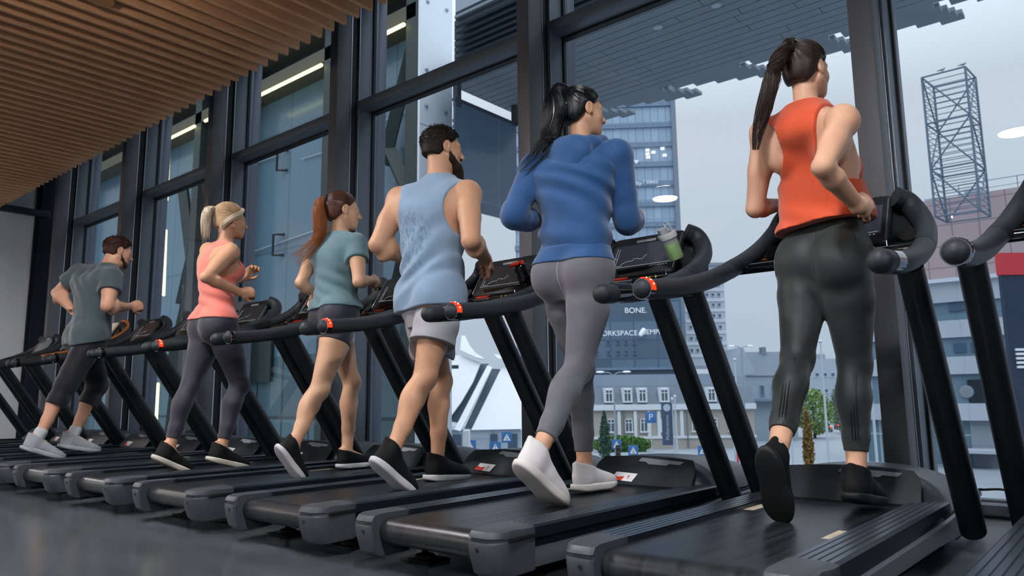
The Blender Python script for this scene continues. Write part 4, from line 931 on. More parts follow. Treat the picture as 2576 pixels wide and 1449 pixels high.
g.slab(rows,0,fold=fold(.013,36,(-1.2,1.5,.2),1.1,.95,1.56,1.2))
for q in 'LR': g.cone(j['neck']-np.array([0,0,.045]),j['sh'+q]+(j['neck']-j['sh'+q])*.2,.064,.058,.03); g.ell((j['ch']+(j['sh'+q]-j['ch'])*np.array([.62,.5,.42]))+np.array([0,-.03,0]),(.083,.077,.115),None,.04)
for q in 'LR': g.ell(j['hp'+q]-FWD*.052,(.083*1.06+.018,.080*1.06+.018,.098*1.06+.02),None,.035); g.cone(j['hp'+q]+A3(0,0,.03),j['hp'+q]+(j['kn'+q]-j['hp'+q])*.35,.115,.11,.03)
g.plane((-2.67,2.56,pz-.075),unit([.06,0,-1]),.004)
sd=unit(j['shR']-j['shL']); Ms=np.stack([sd,unit(np.cross([0,0,1],sd)),[0,0,1]])
for q,s_ in (('R',1),('L',-1)): cyl_cut(g,j['sh'+q]+sd*s_*.030+np.array([0,-.01,-.075]),(.108,.32,.155),Ms,.006); cyl_cut(g,j['sh'+q]+sd*s_*.075,(.105,.3,.13),Ms)
cyl_cut(g,j['neck']+np.array([0,.05,.075]),(.098,.14,.078),None,.006)
V,F=g.mesh(); tk=npmesh('tank_top',V,F,M_bt,R)
nt=M_bt.node_tree; bb=nt.nodes['Principled BSDF']; L=nt.links.new   # knitted perforation panel on the back
tc=nt.nodes.new('ShaderNodeTexCoord'); mp=nt.nodes.new('ShaderNodeMapping'); mp.inputs['Scale'].default_value=(130,1,42); br=nt.nodes.new('ShaderNodeTexNoise'); br.inputs['Scale'].default_value=1.; br.inputs['Detail'].default_value=1
m2=nt.nodes.new('ShaderNodeMapping'); m2.inputs['Location'].default_value=(2.70*6.5,-2.45*3,-1.36*4.6); m2.inputs['Scale'].default_value=(6.5,3,4.6); gr=nt.nodes.new('ShaderNodeTexGradient'); gr.gradient_type='SPHERICAL'
mu=nt.nodes.new('ShaderNodeMath'); mu.operation='MULTIPLY'; r1=nt.nodes.new('ShaderNodeMapRange'); r1.inputs['From Min'].default_value=.50; r1.inputs['From Max'].default_value=.58; r2=nt.nodes.new('ShaderNodeMapRange'); r2.inputs['From Min'].default_value=.1; r2.inputs['From Max'].default_value=.45
mx=nt.nodes.new('ShaderNodeMix'); mx.data_type='RGBA'; mx.inputs['A'].default_value=lin('#849eb6'); mx.inputs['B'].default_value=lin('#64869f')
L(tc.outputs['Object'],mp.inputs['Vector']); L(mp.outputs['Vector'],br.inputs['Vector']); L(br.outputs['Fac'],r1.inputs['Value']); L(tc.outputs['Object'],m2.inputs['Vector']); L(m2.outputs['Vector'],gr.inputs['Vector']); L(gr.outputs['Fac'],r2.inputs['Value']); L(r1.outputs['Result'],mu.inputs[0]); L(r2.outputs['Result'],mu.inputs[1]); L(mu.outputs[0],mx.inputs['Factor']); L(mx.outputs['Result'],bb.inputs['Base Color'])
M_sh=cloth('pale grey shorts',"#a5a6aa",.7,450,.08,.2)
g=Field(*B); g.slab([(pz-.16,-2.675,2.56,.13,.10,0),(pz-.06,-2.675,2.56,.172,.130,0),(pz+.10,-2.675,2.56,.160,.118,0)],0)
for q in 'LR':
    hp,kn=j['hp'+q],j['kn'+q]; P=[];Rr=[]
    for i in range(10): t=i/9*.66; P.append(hp+(kn-hp)*t); Rr.append(.104+.004*math.sin(i*1.7)+.004*t)
    g.chain(P,Rr,.03); g.plane(hp+(kn-hp)*.60,np.array([0,0,-1.]) if False else unit((kn-hp)+np.array([0,0,-.6])),0) if False else None
def cutthigh(g,j,q,frac):
    hp,kn=j['hp'+q],j['kn'+q]; n=unit(kn-hp); p=hp+n*np.linalg.norm(kn-hp)*frac; x,y_,z=np.ix_(*g.ax); dq=(x-p[0])*n[0]+(y_-p[1])*n[1]+(z-p[2])*n[2]
    mid=(j['hpL'][0]+j['hpR'][0])/2; dq=np.where((x>mid) if q=='R' else (x<=mid),dq,-.1).astype(np.float32); g.d=np.maximum(g.d,dq)
g.plane((0,0,pz-.03),(0,0,1))
for q in 'LR': cutthigh(g,j,q,.58)
V,F=g.mesh(); npmesh('shorts',V,F,M_sh,R)
hm3=mat('hair brown black',"#1d1511",.6,spec=.3,bump=.7,bscale=160,bdist=.004)
hair_cap('hair',j['head'],M,'M',.008,hm3,R,front=.074,nape=-.060)
g=Field(j['head']-.2,j['head']+.2,.004); P=lambda x,y_,z: j['head']+(M[0]*x+M[1]*y_+M[2]*z)*HS
for q in (-1,1): g.chain([P(q*.066,.012,-.030),P(q*.060,.028,-.062),P(q*.036,.066,-.096),P(q*.012,.080,-.112)],[.010,.018,.026,.028],.02)
g.chain([P(0,.078,-.095),P(0,.082,-.135),P(0,.072,-.165)],[.034,.034,.020],.02); g.cone(P(-.028,.090,-.050),P(.028,.090,-.050),.009,.009,.01); g.ell(P(0,.102,-.066),(.024,.016,.010),M,.006,'s'); g.ell(P(0,.03,-.02),(.055,.075,.05),M,.01,'s')
V,F=g.mesh(); npmesh('beard',V,F,mat('beard brown',"#2c1d15",.7,spec=.25,bump=.8,bscale=180,stretch=(1,1,.4),bdist=.005),R)
M_sols=mat('pale sole',"#c9c8cc",.55)
shoe(R,j['anL'],j['toL'],M_shb,M_sols,collar=.012,sc=1.12); shoe(R,j['anR'],j['toR'],M_shb,M_sols,collar=.012,sc=1.12)

# ---- auburn-haired woman in the grey-blue shirt
HB2=.005
HS=0.95
R,j,f,B,M=person('auburn','auburn-haired woman running in a grey-blue t-shirt and short dark tights, navy scrunchie in her ponytail','F',skin('fair',"#d6a888"),HB2,yaw=.42,pitch=-.03)
sk4=MATS['skin fair']
hand(f,j['wrR'],unit(j['wrR']-j['elR'])+np.array([-.05,.3,.1]),(-.9,.1,-.3),.95,(66,86,50),1); hand(f,j['wrL'],unit(j['haL']-j['wrL'])+np.array([0,.3,.0]),(1,.1,.1),.95,(50,70,45),-1)
finish_body(R,f,sk4)
M_tee=cloth('grey blue jersey',"#5f7d86",.7,450,.08,.3); pz=j['pe'][2]
def tshirt(j,sx,B,pz,cx,cyy,low,rows,armL,tilt,fo,m,R,gr):
    g=Field(*B); g.slab(rows,0,fold=fo); s=1. if sx=='F' else 1.25
    for q in 'LR': g.cone(j['neck']-np.array([0,0,.045]),j['sh'+q]+(j['neck']-j['sh'+q])*.12,.044*s+gr,.042*s+gr,.03); g.ell((j['ch']+(j['sh'+q]-j['ch'])*np.array([.62,.5,.42]))+np.array([0,-.03,0]),(.06*s+gr,.055*s+gr,.085*s+gr),None,.04)
    if sx=='F':
        for q in (-1,1): g.ell(j['ch']+np.array([q*.068,.078,0]),(.058+gr,.052+gr,.056+gr),None,.03)
    for q in 'LR': k_=1. if sx=='F' else 1.06; g.ell(j['hp'+q]-FWD*.052,(.083*k_+.014,.080*k_+.014,.098*k_+.014),None,.035); g.cone(j['hp'+q]+A3(0,0,.03),j['hp'+q]+(j['kn'+q]-j['hp'+q])*.35,.085*k_+.020,.08*k_+.020,.03)
    g.plane((cx,cyy,low),unit(tilt),.004)
    for q in 'LR':
        sh,el=j['sh'+q],j['el'+q]; a=Field(*B); ss=1. if sx=='F' else 1.32
        a.ell(sh,(.050*ss+gr,.052*ss+gr,.056*ss+gr),None,.0); P=[sh+(el-sh)*t for t in (0,.2,.4,.6)]; a.chain(P,[.046*ss+gr+.002,.048*ss+gr+.003,.049*ss+gr+.005,.05*ss+gr+.005],.02)
        a.plane(sh+(el-sh)*armL,el-sh,.003); sl,_=g.sub(np.minimum(sh,el)-.14,np.maximum(sh,el)+.14); g.put(sl,a.d[sl],.025,'u')
    cyl_cut(g,j['neck']+np.array([0,.035,.065]),(.070*s,.095*s,.060),None,.006)
    V,F=g.mesh(); return npmesh('t_shirt',V,F,m,R)
r0=torso_rows(j,'F',.008); rows=[(pz+.01,-3.555,2.630,.172,.124,.0),(pz+.09,-3.555,2.628,.152,.116,0),(1.22,-3.555,2.625,.137,.104,0)]+[(z,x,y_,a+.003,b+.006,an) for z,x,y_,a,b,an in r0[4:]]
tshirt(j,'F',B,pz,-3.555,2.63,pz+.02,rows,.45,(.05,-.05,-1),fold(.0075,42,(.9,1.8,.3),1.2,None,None,.4),M_tee,R,.010)
M_ti=mat('tights dark',"#2c2c37",.55,spec=.35,bump=.05,bscale=900,sheen=.2,bdist=.001)
g=Field(*B); g.slab(torso_rows(j,'F',.0),0); add_legs(g,j,'F'); g.d-=.0055; g.plane((0,0,pz+.045),(0,0,1)); cutthigh(g,j,'L',.36); cutthigh(g,j,'R',.36); V,F=g.mesh(); npmesh('short_tights',V,F,M_ti,R)
hm4=mat('hair auburn',"#4a2413",.42,spec=.5,bump=.5,bscale=60,stretch=(1,1,.12),bdist=.004,var=.15,vscale=20); hm4b=mat('hair ginger',"#9a5a2a",.45,spec=.5,bump=.5,bscale=60,stretch=(1,1,.12),bdist=.004,var=.2,vscale=30)
hair_cap('hair',j['head'],M,'F',.010,hm4,R,tie=j['head']-M[1]*.105+M[2]*.055); c=j['head']; T0=c-M[1]*.105+M[2]*.055
pt=strands('ponytail',[c-M[1]*.08+M[2]*.05,T0-M[1]*.015,T0+np.array([-.01,-.045,-.06]),T0+np.array([.0,-.035,-.16]),T0+np.array([.0,-.045,-.24]),T0+np.array([-.05,-.085,-.32]),T0+np.array([-.12,-.13,-.37])],.018,.040,190,hm4b,R,8,mid=.040,tip=.6)
fm=MB(); 
for k in range(7): a=2*PI*k/7; fm.sphere(tuple(T0+(M[0]*math.cos(a)+M[2]*math.sin(a))*.022-M[1]*.004),(.015,.013,.015),8)
fm.build('scrunchie',cloth('navy velvet',"#131a2c",.7),pt)
shoe(R,j['anL'],j['toL'],M_shb,M_sols,h=.005,sc=1.0); shoe(R,j['anR'],j['toR'],M_shb,M_sols,h=.005,sc=1.0)

# ---- blonde woman in the pink top
HS=0.96
R,j,f,B,M=person('pink','blonde woman running in a coral pink sleeveless top and dark leggings','F',skin('golden',"#c99878"),HB2,yaw=.10,pitch=-.02)
sk5=MATS['skin golden']
hand(f,j['wrR'],unit(j['haR']-j['wrR']),(-.9,.0,-.3),.95,(66,86,50),1); hand(f,j['wrL'],unit(j['haL']-j['wrL'])+np.array([0,0,.4]),(.9,.0,-.2),.95,(40,60,40),-1)
finish_body(R,f,sk5)
M_pk=cloth('coral pink',"#ea7f70",.65,500,.06,.3); pz=j['pe'][2]
g=Field(*B); g.slab(torso_rows(j,'F',.006),0,fold=fold(.0038,46,(.6,1.8,.5),1.2,None,None,.9))
for q in 'LR': g.cone(j['neck']-np.array([0,0,.045]),j['sh'+q]+(j['neck']-j['sh'+q])*.2,.050,.044,.03)
for q in (-1,1): g.ell(j['ch']+np.array([q*.068,.080,0]),(.065,.062,.063),None,.03)
for q in 'LR': g.ell(j['hp'+q]-FWD*.052,(.096,.093,.111),None,.045); g.cone(j['hp'+q]+A3(0,0,.03),j['hp'+q]+(j['kn'+q]-j['hp'+q])*.35,.094,.088,.03)
g.d-=.001; g.plane((0,0,pz+.025),(0,0,-1),.004); sd=unit(j['shR']-j['shL']); Ms=np.stack([sd,unit(np.cross([0,0,1],sd)),[0,0,1]])
for q,s_ in (('R',1),('L',-1)): cyl_cut(g,j['sh'+q]+sd*s_*.012+np.array([0,-.02,-.03]),(.092,.13,.115),Ms,.006); cyl_cut(g,j['sh'+q]+sd*s_*.05,(.085,.3,.09),Ms)
cyl_cut(g,j['neck']+np.array([0,.04,.05]),(.075,.105,.085),None,.006); V,F=g.mesh(); npmesh('top',V,F,M_pk,R)
M_lp=mat('leggings plum grey',"#34343d",.55,spec=.35,bump=.05,bscale=900,sheen=.2,bdist=.001)
g=Field(*B); g.slab(torso_rows(j,'F',.0),0); add_legs(g,j,'F'); g.d-=.0055; g.plane((0,0,pz+.055),(0,0,1)); cutleg(g,j,'L',.84); cutleg(g,j,'R',.86); V,F=g.mesh(); npmesh('leggings',V,F,M_lp,R)
hm5=mat('hair blonde',"#dccab0",.45,spec=.5,bump=.5,bscale=60,stretch=(1,1,.12),bdist=.004,var=.2,vscale=25); hm5b=mat('hair dark blonde',"#ab8c69",.5,spec=.4,bump=.5,bscale=70,stretch=(1,1,.15),bdist=.004,var=.3,vscale=25)
hair_cap('hair',j['head'],M,'F',.010,hm5b,R,tie=j['head']-M[1]*.105+M[2]*.055); c=j['head']; T0=c-M[1]*.105+M[2]*.055
pt=strands('ponytail',[c-M[1]*.08+M[2]*.05,T0-M[1]*.01,T0+np.array([0,-.05,-.02]),T0+np.array([0,-.06,-.09]),T0+np.array([0,-.055,-.16]),T0+np.array([0,-.05,-.215])],.016,.022,110,hm5,R,9,mid=.032)
strands('side_lock',[c+M[0]*.05+M[1]*.055+M[2]*.075,c+M[0]*.076+M[1]*.02+M[2]*.03,c+M[0]*.074-M[1]*.035-M[2]*.01,c+M[0]*.06-M[1]*.075-M[2]*.06,c+M[0]*.05-M[1]*.085-M[2]*.105],.014,.016,50,hm5,R,10,mid=.019)
fm=MB(); fm.tube([Vector(T0+M[1]*.006),Vector(T0-M[1]*.008)],.019,14); fm.build('hair_tie',mat('clear tie',"#cfcfd2",.3),pt)
M_solc=mat('cream sole',"#c8c2b4",.55)
shoe(R,j['anL'],j['toL'],M_shb,M_solc,h=.005,sc=1.05); shoe(R,j['anR'],j['toR'],M_shb,M_solc,h=.005,sc=1.05)

# ---- man in the dark green t-shirt
HS=1.02
R,j,f,B,M=person('green','man running in a dark green-grey t-shirt, black three-quarter trousers and grey shoes','M',skin('ruddy',"#cf9c80"),.0055,yaw=.12,pitch=-.22)
sk6=MATS['skin ruddy']
hand(f,j['wrR'],unit(j['haR']-j['wrR']),(-.9,.0,-.2),1.1,(66,86,50),1); hand(f,j['wrL'],unit(j['wrL']-j['elL']),(1,.2,0),1.1,(60,80,50),-1)
finish_body(R,f,sk6)
M_gt=cloth('green grey jersey',"#435256",.7,450,.08,.3); pz=j['pe'][2]
r0=torso_rows(j,'M',.010); rows=[(pz-.07,-6.195,2.262,.182,.145,0),(pz+.05,-6.195,2.275,.172,.138,0),(1.26,-6.195,2.292,.164,.126,0)]+[(z,x,y_,a+.004,b+.008,an) for z,x,y_,a,b,an in r0[4:]]
tshirt(j,'M',B,pz,-6.195,2.27,pz-.055,rows,.50,(0,.22,-1),fold(.010,38,(1.4,.9,.6),1.2,None,None,3.),M_gt,R,.012)
M_tr=cloth('black jersey',"#18191d",.65,450,.06,.2)
g=Field(*B); g.slab([(pz-.16,-6.195,2.265,.13,.10,0),(pz-.06,-6.195,2.262,.166,.134,0),(pz+.07,-6.195,2.27,.155,.116,0)],0)
for q in 'LR':
    hp,kn,an=j['hp'+q],j['kn'+q],j['an'+q]; g.ell(hp-FWD*.052,(.094,.090,.108),None,.035); P=[hp+(kn-hp)*t for t in np.linspace(0,1,10)]; g.chain(P,[.100-.022*i/9+.003*math.sin(i*2.1) for i in range(10)],.03)
    g.ell(kn,(.074,.074,.074),None,.02); P=[kn+(an-kn)*t for t in np.linspace(0,.7,9)]; g.chain(P,[.072-.006*i/8+.004*math.sin(i*2.3) for i in range(9)],.02); cutleg(g,j,q,.40)
g.plane((0,0,pz+.02),(0,0,1))
V,F=g.mesh(); npmesh('trousers',V,F,M_tr,R)
hm6=mat('hair reddish brown',"#3a2118",.6,spec=.3,bump=.6,bscale=160,bdist=.004); hair_cap('hair',j['head'],M,'M',.008,hm6,R,front=.074,nape=-.060)
g=Field(j['head']-.2,j['head']+.2,.0045); P=lambda x,y_,z: j['head']+(M[0]*x+M[1]*y_+M[2]*z)*HS
for q in (-1,1): g.chain([P(q*.063,.014,-.036),P(q*.056,.030,-.062),P(q*.032,.064,-.090),P(q*.010,.076,-.098)],[.009,.014,.019,.021],.02)
g.ell(P(0,.03,-.02),(.058,.078,.055),M,.01,'s'); g.ell(P(0,.100,-.066),(.026,.018,.010),M,.006,'s'); V,F=g.mesh(); npmesh('beard',V,F,hm6,R)
M_shg=mat('grey knit shoe',"#9b9fa2",.7,spec=.3,bump=.15,bscale=400,var=.15,vscale=60); M_solg=mat('grey sole',"#a6aaad",.55)
for q in 'LR':
    s_=shoe(R,j['an'+q],j['to'+q],M_shg,M_solg,h=.0055,sc=1.12)
    g=Field(*B); an,kn=j['an'+q],j['kn'+q]; g.cone(an-unit(kn-an)*.02,an+(kn-an)*.13,.040,.044,0); V,F=g.mesh(); npmesh('sock',V,F,cloth('white sock',"#b9bcbe",.8),R)
# ------------------------------------------------------------------ outside
G=-5.0
def W(px,py,zf): return Vector((0,0,CAMZ))+ray(px,py)*zf
def facade(name,glass,joint,bw,bh,ms,rough=.35,var=.08,off=0.,band=None):
    """grid of panes or tiles with joints, in object space (x across, z up)"""
    if name in MATS: return MATS[name]
    m=mat(name,glass,rough,spec=.5); nt=m.node_tree; b=nt.nodes['Principled BSDF']; L=nt.links.new
    tc=nt.nodes.new('ShaderNodeTexCoord'); sp=nt.nodes.new('ShaderNodeSeparateXYZ'); cb=nt.nodes.new('ShaderNodeCombineXYZ')
    ad=nt.nodes.new('ShaderNodeMath'); ad.operation='ADD'
    L(tc.outputs['Object'],sp.inputs[0]); L(sp.outputs['X'],ad.inputs[0]); L(sp.outputs['Y'],ad.inputs[1]); L(ad.outputs[0],cb.inputs['X']); L(sp.outputs['Z'],cb.inputs['Y'])
    br=nt.nodes.new('ShaderNodeTexBrick'); br.inputs['Scale'].default_value=1; br.inputs['Brick Width'].default_value=bw; br.inputs['Row Height'].default_value=bh; br.inputs['Mortar Size'].default_value=ms; br.offset=off; br.inputs['Mortar Smooth'].default_value=.1
    c=lin(glass); br.inputs['Color1'].default_value=c; br.inputs['Color2'].default_value=tuple(min(1,q*(1-var*2)) for q in c[:3])+(1,); br.inputs['Mortar'].default_value=lin(joint)
    L(cb.outputs[0],br.inputs['Vector']); L(br.outputs['Color'],b.inputs['Base Color']); MATS[name]=m; return m
class Front:
    """a building whose front faces the gym: local x across, y away, z up, in metres"""
    def __init__(s,name,label,cat,xm,yb,zf,group=None,rz=YAW,zbase=None):
        s.xm,s.yb,s.zf=xm,yb,zf; p=W(xm,yb,zf); s.p=p; s.k=zf/FPX
        s.R=empty(name,p,label,cat,group,rz)
    def u(s,x): return (x-s.xm)*s.k
    def z(s,y_): return (s.yb-y_)*s.k*1.01
    def box(s,x0,x1,y0,y1,d0,d1,mb): mb.box(s.u(x0),s.u(x1),d0,d1,s.z(y1),s.z(y0)); return mb
    def part(s,name,x0,x1,y0,y1,d0,d1,m,par=None):
        f=MB(); s.box(x0,x1,y0,y1,d0,d1,f); return f.build(name,m,par or s.R,False)
    def win(s,x,y_,w,h,mf,mg,n=2,d=.0,name='window'):
        """framed casement window with its panes"""
        f=MB(); u,z=s.u(x),s.z(y_); W2,H2=w*s.k/2,h*s.k/2; t=.11 if n>1 else min(.11,W2*.22)
        f.box(u-W2,u-W2+t,-.12+d,.06+d,z-H2,z+H2); f.box(u+W2-t,u+W2,-.12+d,.06+d,z-H2,z+H2); f.box(u-W2,u+W2,-.12+d,.06+d,z+H2-t,z+H2); f.box(u-W2-.08*(n>1),u+W2+.08*(n>1),-.18+d,.06+d,z-H2-.06*(n>1),z-H2+t)
        for i in range(1,n): f.box(u-W2+2*W2*i/n-t*.4,u-W2+2*W2*i/n+t*.4,-.1+d,.05+d,z-H2,z+H2)
        if n>1: f.box(u-W2,u+W2,-.1+d,.05+d,z+H2*.35,z+H2*.35+t*.8)
        o=f.build(name,mf,s.R,False); g=MB(); g.box(u-W2+t*.5,u+W2-t*.5,-.03+d,.0+d,z-H2+t*.5,z+H2-t*.5); g.build('pane',mg,o,False); return o
def text(body,size,loc,par,m,name,rotx=PI/2,ext=.02,rotz=0,roty=0,align='CENTER'):
    c=bpy.data.curves.new(name,'FONT'); c.body=body; c.size=size; c.extrude=ext; c.align_x=align; c.align_y='CENTER'
    o=bpy.data.objects.new(name,c); COL.objects.link(o); dg=bpy.context.evaluated_depsgraph_get(); me=bpy.data.meshes.new_from_object(o.evaluated_get(dg)); bpy.data.objects.remove(o); bpy.data.curves.remove(c)
    me.materials.clear(); me.materials.append(m); q=bpy.data.objects.new(name,me); COL.objects.link(q); q.parent=par; q.location=loc; q.rotation_euler=(rotx,roty,rotz); return q
M_asph=mat('asphalt',"#8d959d",.55,var=.08,vscale=.6)
f=MB(); f.box(-160,60,4.75,260,G-.3,G); struct(f.build('ground_street',M_asph))
f=MB(); f.box(XL-.5,XRW+.5,4.42,4.9,G,-.02); struct(f.build('wall_outer_base',mat('base wall',"#5a636c",.6)))

# neighbouring wing: bluish glass front with steel frame, braces and light tubes
M_wp=facade('wing glass panel',"#6a8595","#59717f",2.0,3.1,.03,.18,.05); M_wfr=mat('wing steel',"#37423f",.5,.2); M_wdk=mat('wing dark beam',"#2a2d2c",.6); M_wol=mat('wing tan beam',"#5e5846",.6); M_tube_l=emis('light tube','#f4f0a8',3.2)
AK=1.6; AY0=9.6  # wing coordinates below are scaled about the camera, the column's numbers likewise
def ax_(x): return x*AK
def az_(z): return CAMZ+(z-CAMZ)*AK
def ay_(y_): return AY0+(y_-6)*AK
R=empty('glass_annex',(-15.2,AY0,G),'neighbouring glass wing with steel braces and yellowish light tubes, behind the left panes','building')
def rel(o): return (ax_(o[0])+15.2,ay_(o[1])-AY0,max(az_(o[2]),G)-G)
def wbox(mb,x0,x1,y0,y1,z0,z1,mi=0): mb.box(ax_(x0)+15.2,ax_(x1)+15.2,ay_(y0)-AY0,ay_(y1)-AY0,max(az_(z0),G)-G,max(az_(z1),G)-G,0,mi)
f=MB(); wbox(f,-24,-6.6,6.35,6.55,1.25,5.45); f.build('glass_front',M_wp,R,False)
f=MB(); wbox(f,-24,-6.6,6.35,6.55,5.45,9.); f.build('upper_wall',M_wdk,R,False)
f=MB(); wbox(f,-24,-6.6,6.35,6.55,G,1.25); f.build('lower_front',facade('shop glass',"#5a7880","#2f3f44",1.1,2.6,.04,.2,.25),R,False)
f=MB(); wbox(f,-24,-6.6,6.0,6.4,5.42,5.62); f.build('eave_beam',M_wol,R,False)
f=MB(); wbox(f,-24,-6.6,5.9,6.4,6.0,6.35); f.build('eave_beam',M_wol,R,False)
for x in (-8.42,-10.9,-12.2,-15.2,-18.):
    f=MB(); wbox(f,x-.11,x+.11,6.0,6.3,G,8.5); f.build('steel_post',M_wfr,R,False)
f=MB(); wbox(f,-6.78,-6.56,6.0,6.3,G,8.5); f.build('steel_post',M_wfr,R,False)
def brace(a,b,w=.11):
    f=MB(); a,b=Vector(rel(a)),Vector(rel(b)); f.tube([a,b],[w*AK,w*AK],4); f.build('brace',M_wfr,R,False)
brace((-6.70,6.15,5.45),(-7.36,6.15,3.65)); brace((-7.34,6.17,3.95),(-6.75,6.17,2.95)); brace((-6.75,6.17,2.95),(-7.4,6.17,1.2))
brace((-13.0,6.15,4.6),(-12.3,6.15,2.5)); brace((-12.0,6.17,4.5),(-12.8,6.17,2.3)); brace((-12.4,6.15,2.7),(-13.1,6.15,.9)); brace((-12.6,6.17,2.6),(-11.9,6.17,.7)); brace((-12.6,6.17,2.5),(-13.1,6.17,-1.2)); brace((-11.95,6.17,5.4),(-11.6,6.17,4.3))
def tubel(a,b):
    f=MB(); f.tube([Vector(rel(a)),Vector(rel(b))],.042,8,dome=(True,True)); f.build('light_tube',M_tube_l,R)
tubel((-10.54,5.95,5.34),(-8.53,5.95,5.34)); tubel((-8.22,5.95,5.34),(-8.10,5.95,5.34)); tubel((-7.33,5.95,5.34),(-6.77,5.95,5.34))
tubel((-13.15,5.95,5.36),(-12.22,5.95,5.36)); tubel((-11.85,5.95,5.36),(-11.66,5.95,5.36)); tubel((-13.15,5.95,5.33),(-13.12,5.95,4.2)); tubel((-13.08,5.95,3.62),(-13.02,5.95,2.46)); tubel((-13.03,5.95,.9),(-13.0,5.95,-.8))
for px,py in ((702,405),(692,617)):
    p=AY(px,py,ay_(6.28)); q=p-Vector((-15.2,AY0,G)); f=MB(); f.tube([q+Vector((.22,.1,.26)),q+Vector((0,-.06,.26)),q+Vector((0,-.06,-.26)),q+Vector((.22,.1,-.26))],.035,6); f.build('handle_bracket',M_wdk,R)
for (a,b) in (((640,632),(852,560)),((606,425),(700,390)),((945,312),(1052,270)),((760,400),(850,372))):
    o_=Vector((-15.2,AY0,G)); A,B=AY(*a,ay_(6.32))-o_,AY(*b,ay_(6.32))-o_; f=MB(); f.tube([A,B],.014,6); f.build('joint_line',mat('joint pale',"#b9c4cb",.5),R)
f=MB(); p=AY(650,860,ay_(6.3))-Vector((-15.2,AY0,G)); f.box(p.x-.8,p.x+.6,.46,.54,p.z-1.,p.z+.8); f.build('shop_panel',mat('shop dark',"#22302f",.4),R)
f=MB(); p=AY(480,715,ay_(6.3))-Vector((-15.2,AY0,G)); f.box(p.x-.4,p.x+.45,.44,.5,p.z-.08,p.z+.05); f.build('shop_sign',emis('green sign','#5fd8b0',1.2),R)

# white clad column with bolts
M_wcol=mat('white cladding',"#dfe5ea",.4,.1)
R=empty('column',(-10.4,10.0,G),'tall pale clad column with bolt heads, standing outside between two mullions','column')
f=MB(); f.box(-.05,.016,-.43,.48,0,16,.004); f.build('shaft',M_wcol,R)
p=AX(1097,325,-10.384); f=MB(); f.box(.0155,.019,-.428,.478,p.z-G-.01,p.z-G+.01); f.build('joint',mat('joint grey',"#8d979d",.6),R)
for (px,py) in ((1076,4),(1124,25),(1073,175),(1120,200),(1072,268),(1121,283)):
    p=AX(px,py,-10.384); f=MB(); f.lathe([(.001,.035),(.029,.032),(.035,.01),(.048,.005),(.048,0),(.001,0)],n=16,M=Matrix.Translation((.0165,p.y-10.,p.z-G))@Matrix.Rotation(PI/2,4,'Y')); f.build('bolt',mat('bolt',"#aeb6bb",.35,.7),R)

# canopy over the forecourt, stepped front edge
M_can=mat('canopy soffit',"#8a9299",.7,var=.06,vscale=2); M_cand=mat('canopy dark slat',"#3d4750",.7); M_canl=mat('canopy fascia',"#a3afba",.6)
R=empty('canopy',(0,9,7),'grey plank canopy with a stepped edge outside above the forecourt','canopy')
f=MB(); rg=np.random.default_rng(4)
for r in range(22):                      # rows of planks running along the glass wall
    y0=-.55+r*.223; x=max(-10.3,-.985*(9+y0))
    while x<8: L_=rg.uniform(2.2,3.6); f.box(x,x+L_-.012,y0,y0+.205,0,.05); x+=L_
for r in range(5):                       # broken outer rows: the stepped edge
    y0=4.36+r*.30; x=-10.3+r*.34
    while x<8: L_=1.45-.27*r; f.box(x,x+L_,y0,y0+.29,.02+.06*r,.09+.06*r); x+=1.7
f.build('soffit_planks',M_can,R,False)
f=MB(); f.prism([(-8.3,-.55),(8.2,-.55),(8.2,4.55),(-10.3,4.55),(-10.3,1.5)],.10,.6,'z'); f.build('roof_slab',M_canl,R,False)
f=MB()
for i in range(9): f.box(-.985*(8.52+i*.17),-4.6,-.48+i*.17,-.41+i*.17,-.10,0)
f.build('near_slats',M_cand,R,False)
for px,py in ((1802,15),(1655,70)):
    p=AZ(px,py,6.99); f=MB(); f.lathe([(.001,.0),(.08,0),(.085,.012),(.001,.012)],(p.x,p.y-9,-.012),16); f.build('downlight',mat('downlight',"#b5bec6",.4),R)
# hanging glass windscreen under the canopy corner
R=empty('glass_screen',(-10.,11.5,2.),'tinted glass windscreen hanging below the canopy corner, right of the bearded man\'s head','glass screen')
def ls(px,py,x=-10.): p=AX(px,py,x); return p-Vector((-10.,11.5,2.))
a,b=ls(1142,262),ls(1297,318); lo_=ls(1297,560).z
M_scrn=mat('tinted screen',"#7f99b0",.06,spec=.6,trans=.0); 
f=MB(); f.box(-.02,.02,a.y,b.y,lo_,b.z); f.build('pane',facade('tinted screen grid',"#62798f","#70879c",1.6,2.6,.02,.12,.12),R,False)
f=MB(); f.box(-.05,.05,a.y,b.y,b.z,b.z+.06); f.box(.0,2.0,b.y-.04,b.y+.04,b.z,b.z+.06); f.build('rail',mat('screen rail',"#3c4852",.5),R,False)
for px,py in ((1150,262),(1296,308)):
    p=ls(px,py); f=MB(); f.box(p.x-.06,p.x+.06,p.y-.06,p.y+.06,p.z-.05,p.z+.45); f.build('clamp',M_cand,R,False)
f=MB()
for i in range(14): f.box(-.045,-.021,a.y,b.y,lo_+.05+i*.13,lo_+.11+i*.13)
f.build('louvre',mat('louvre',"#4d5f70",.5),R,False)

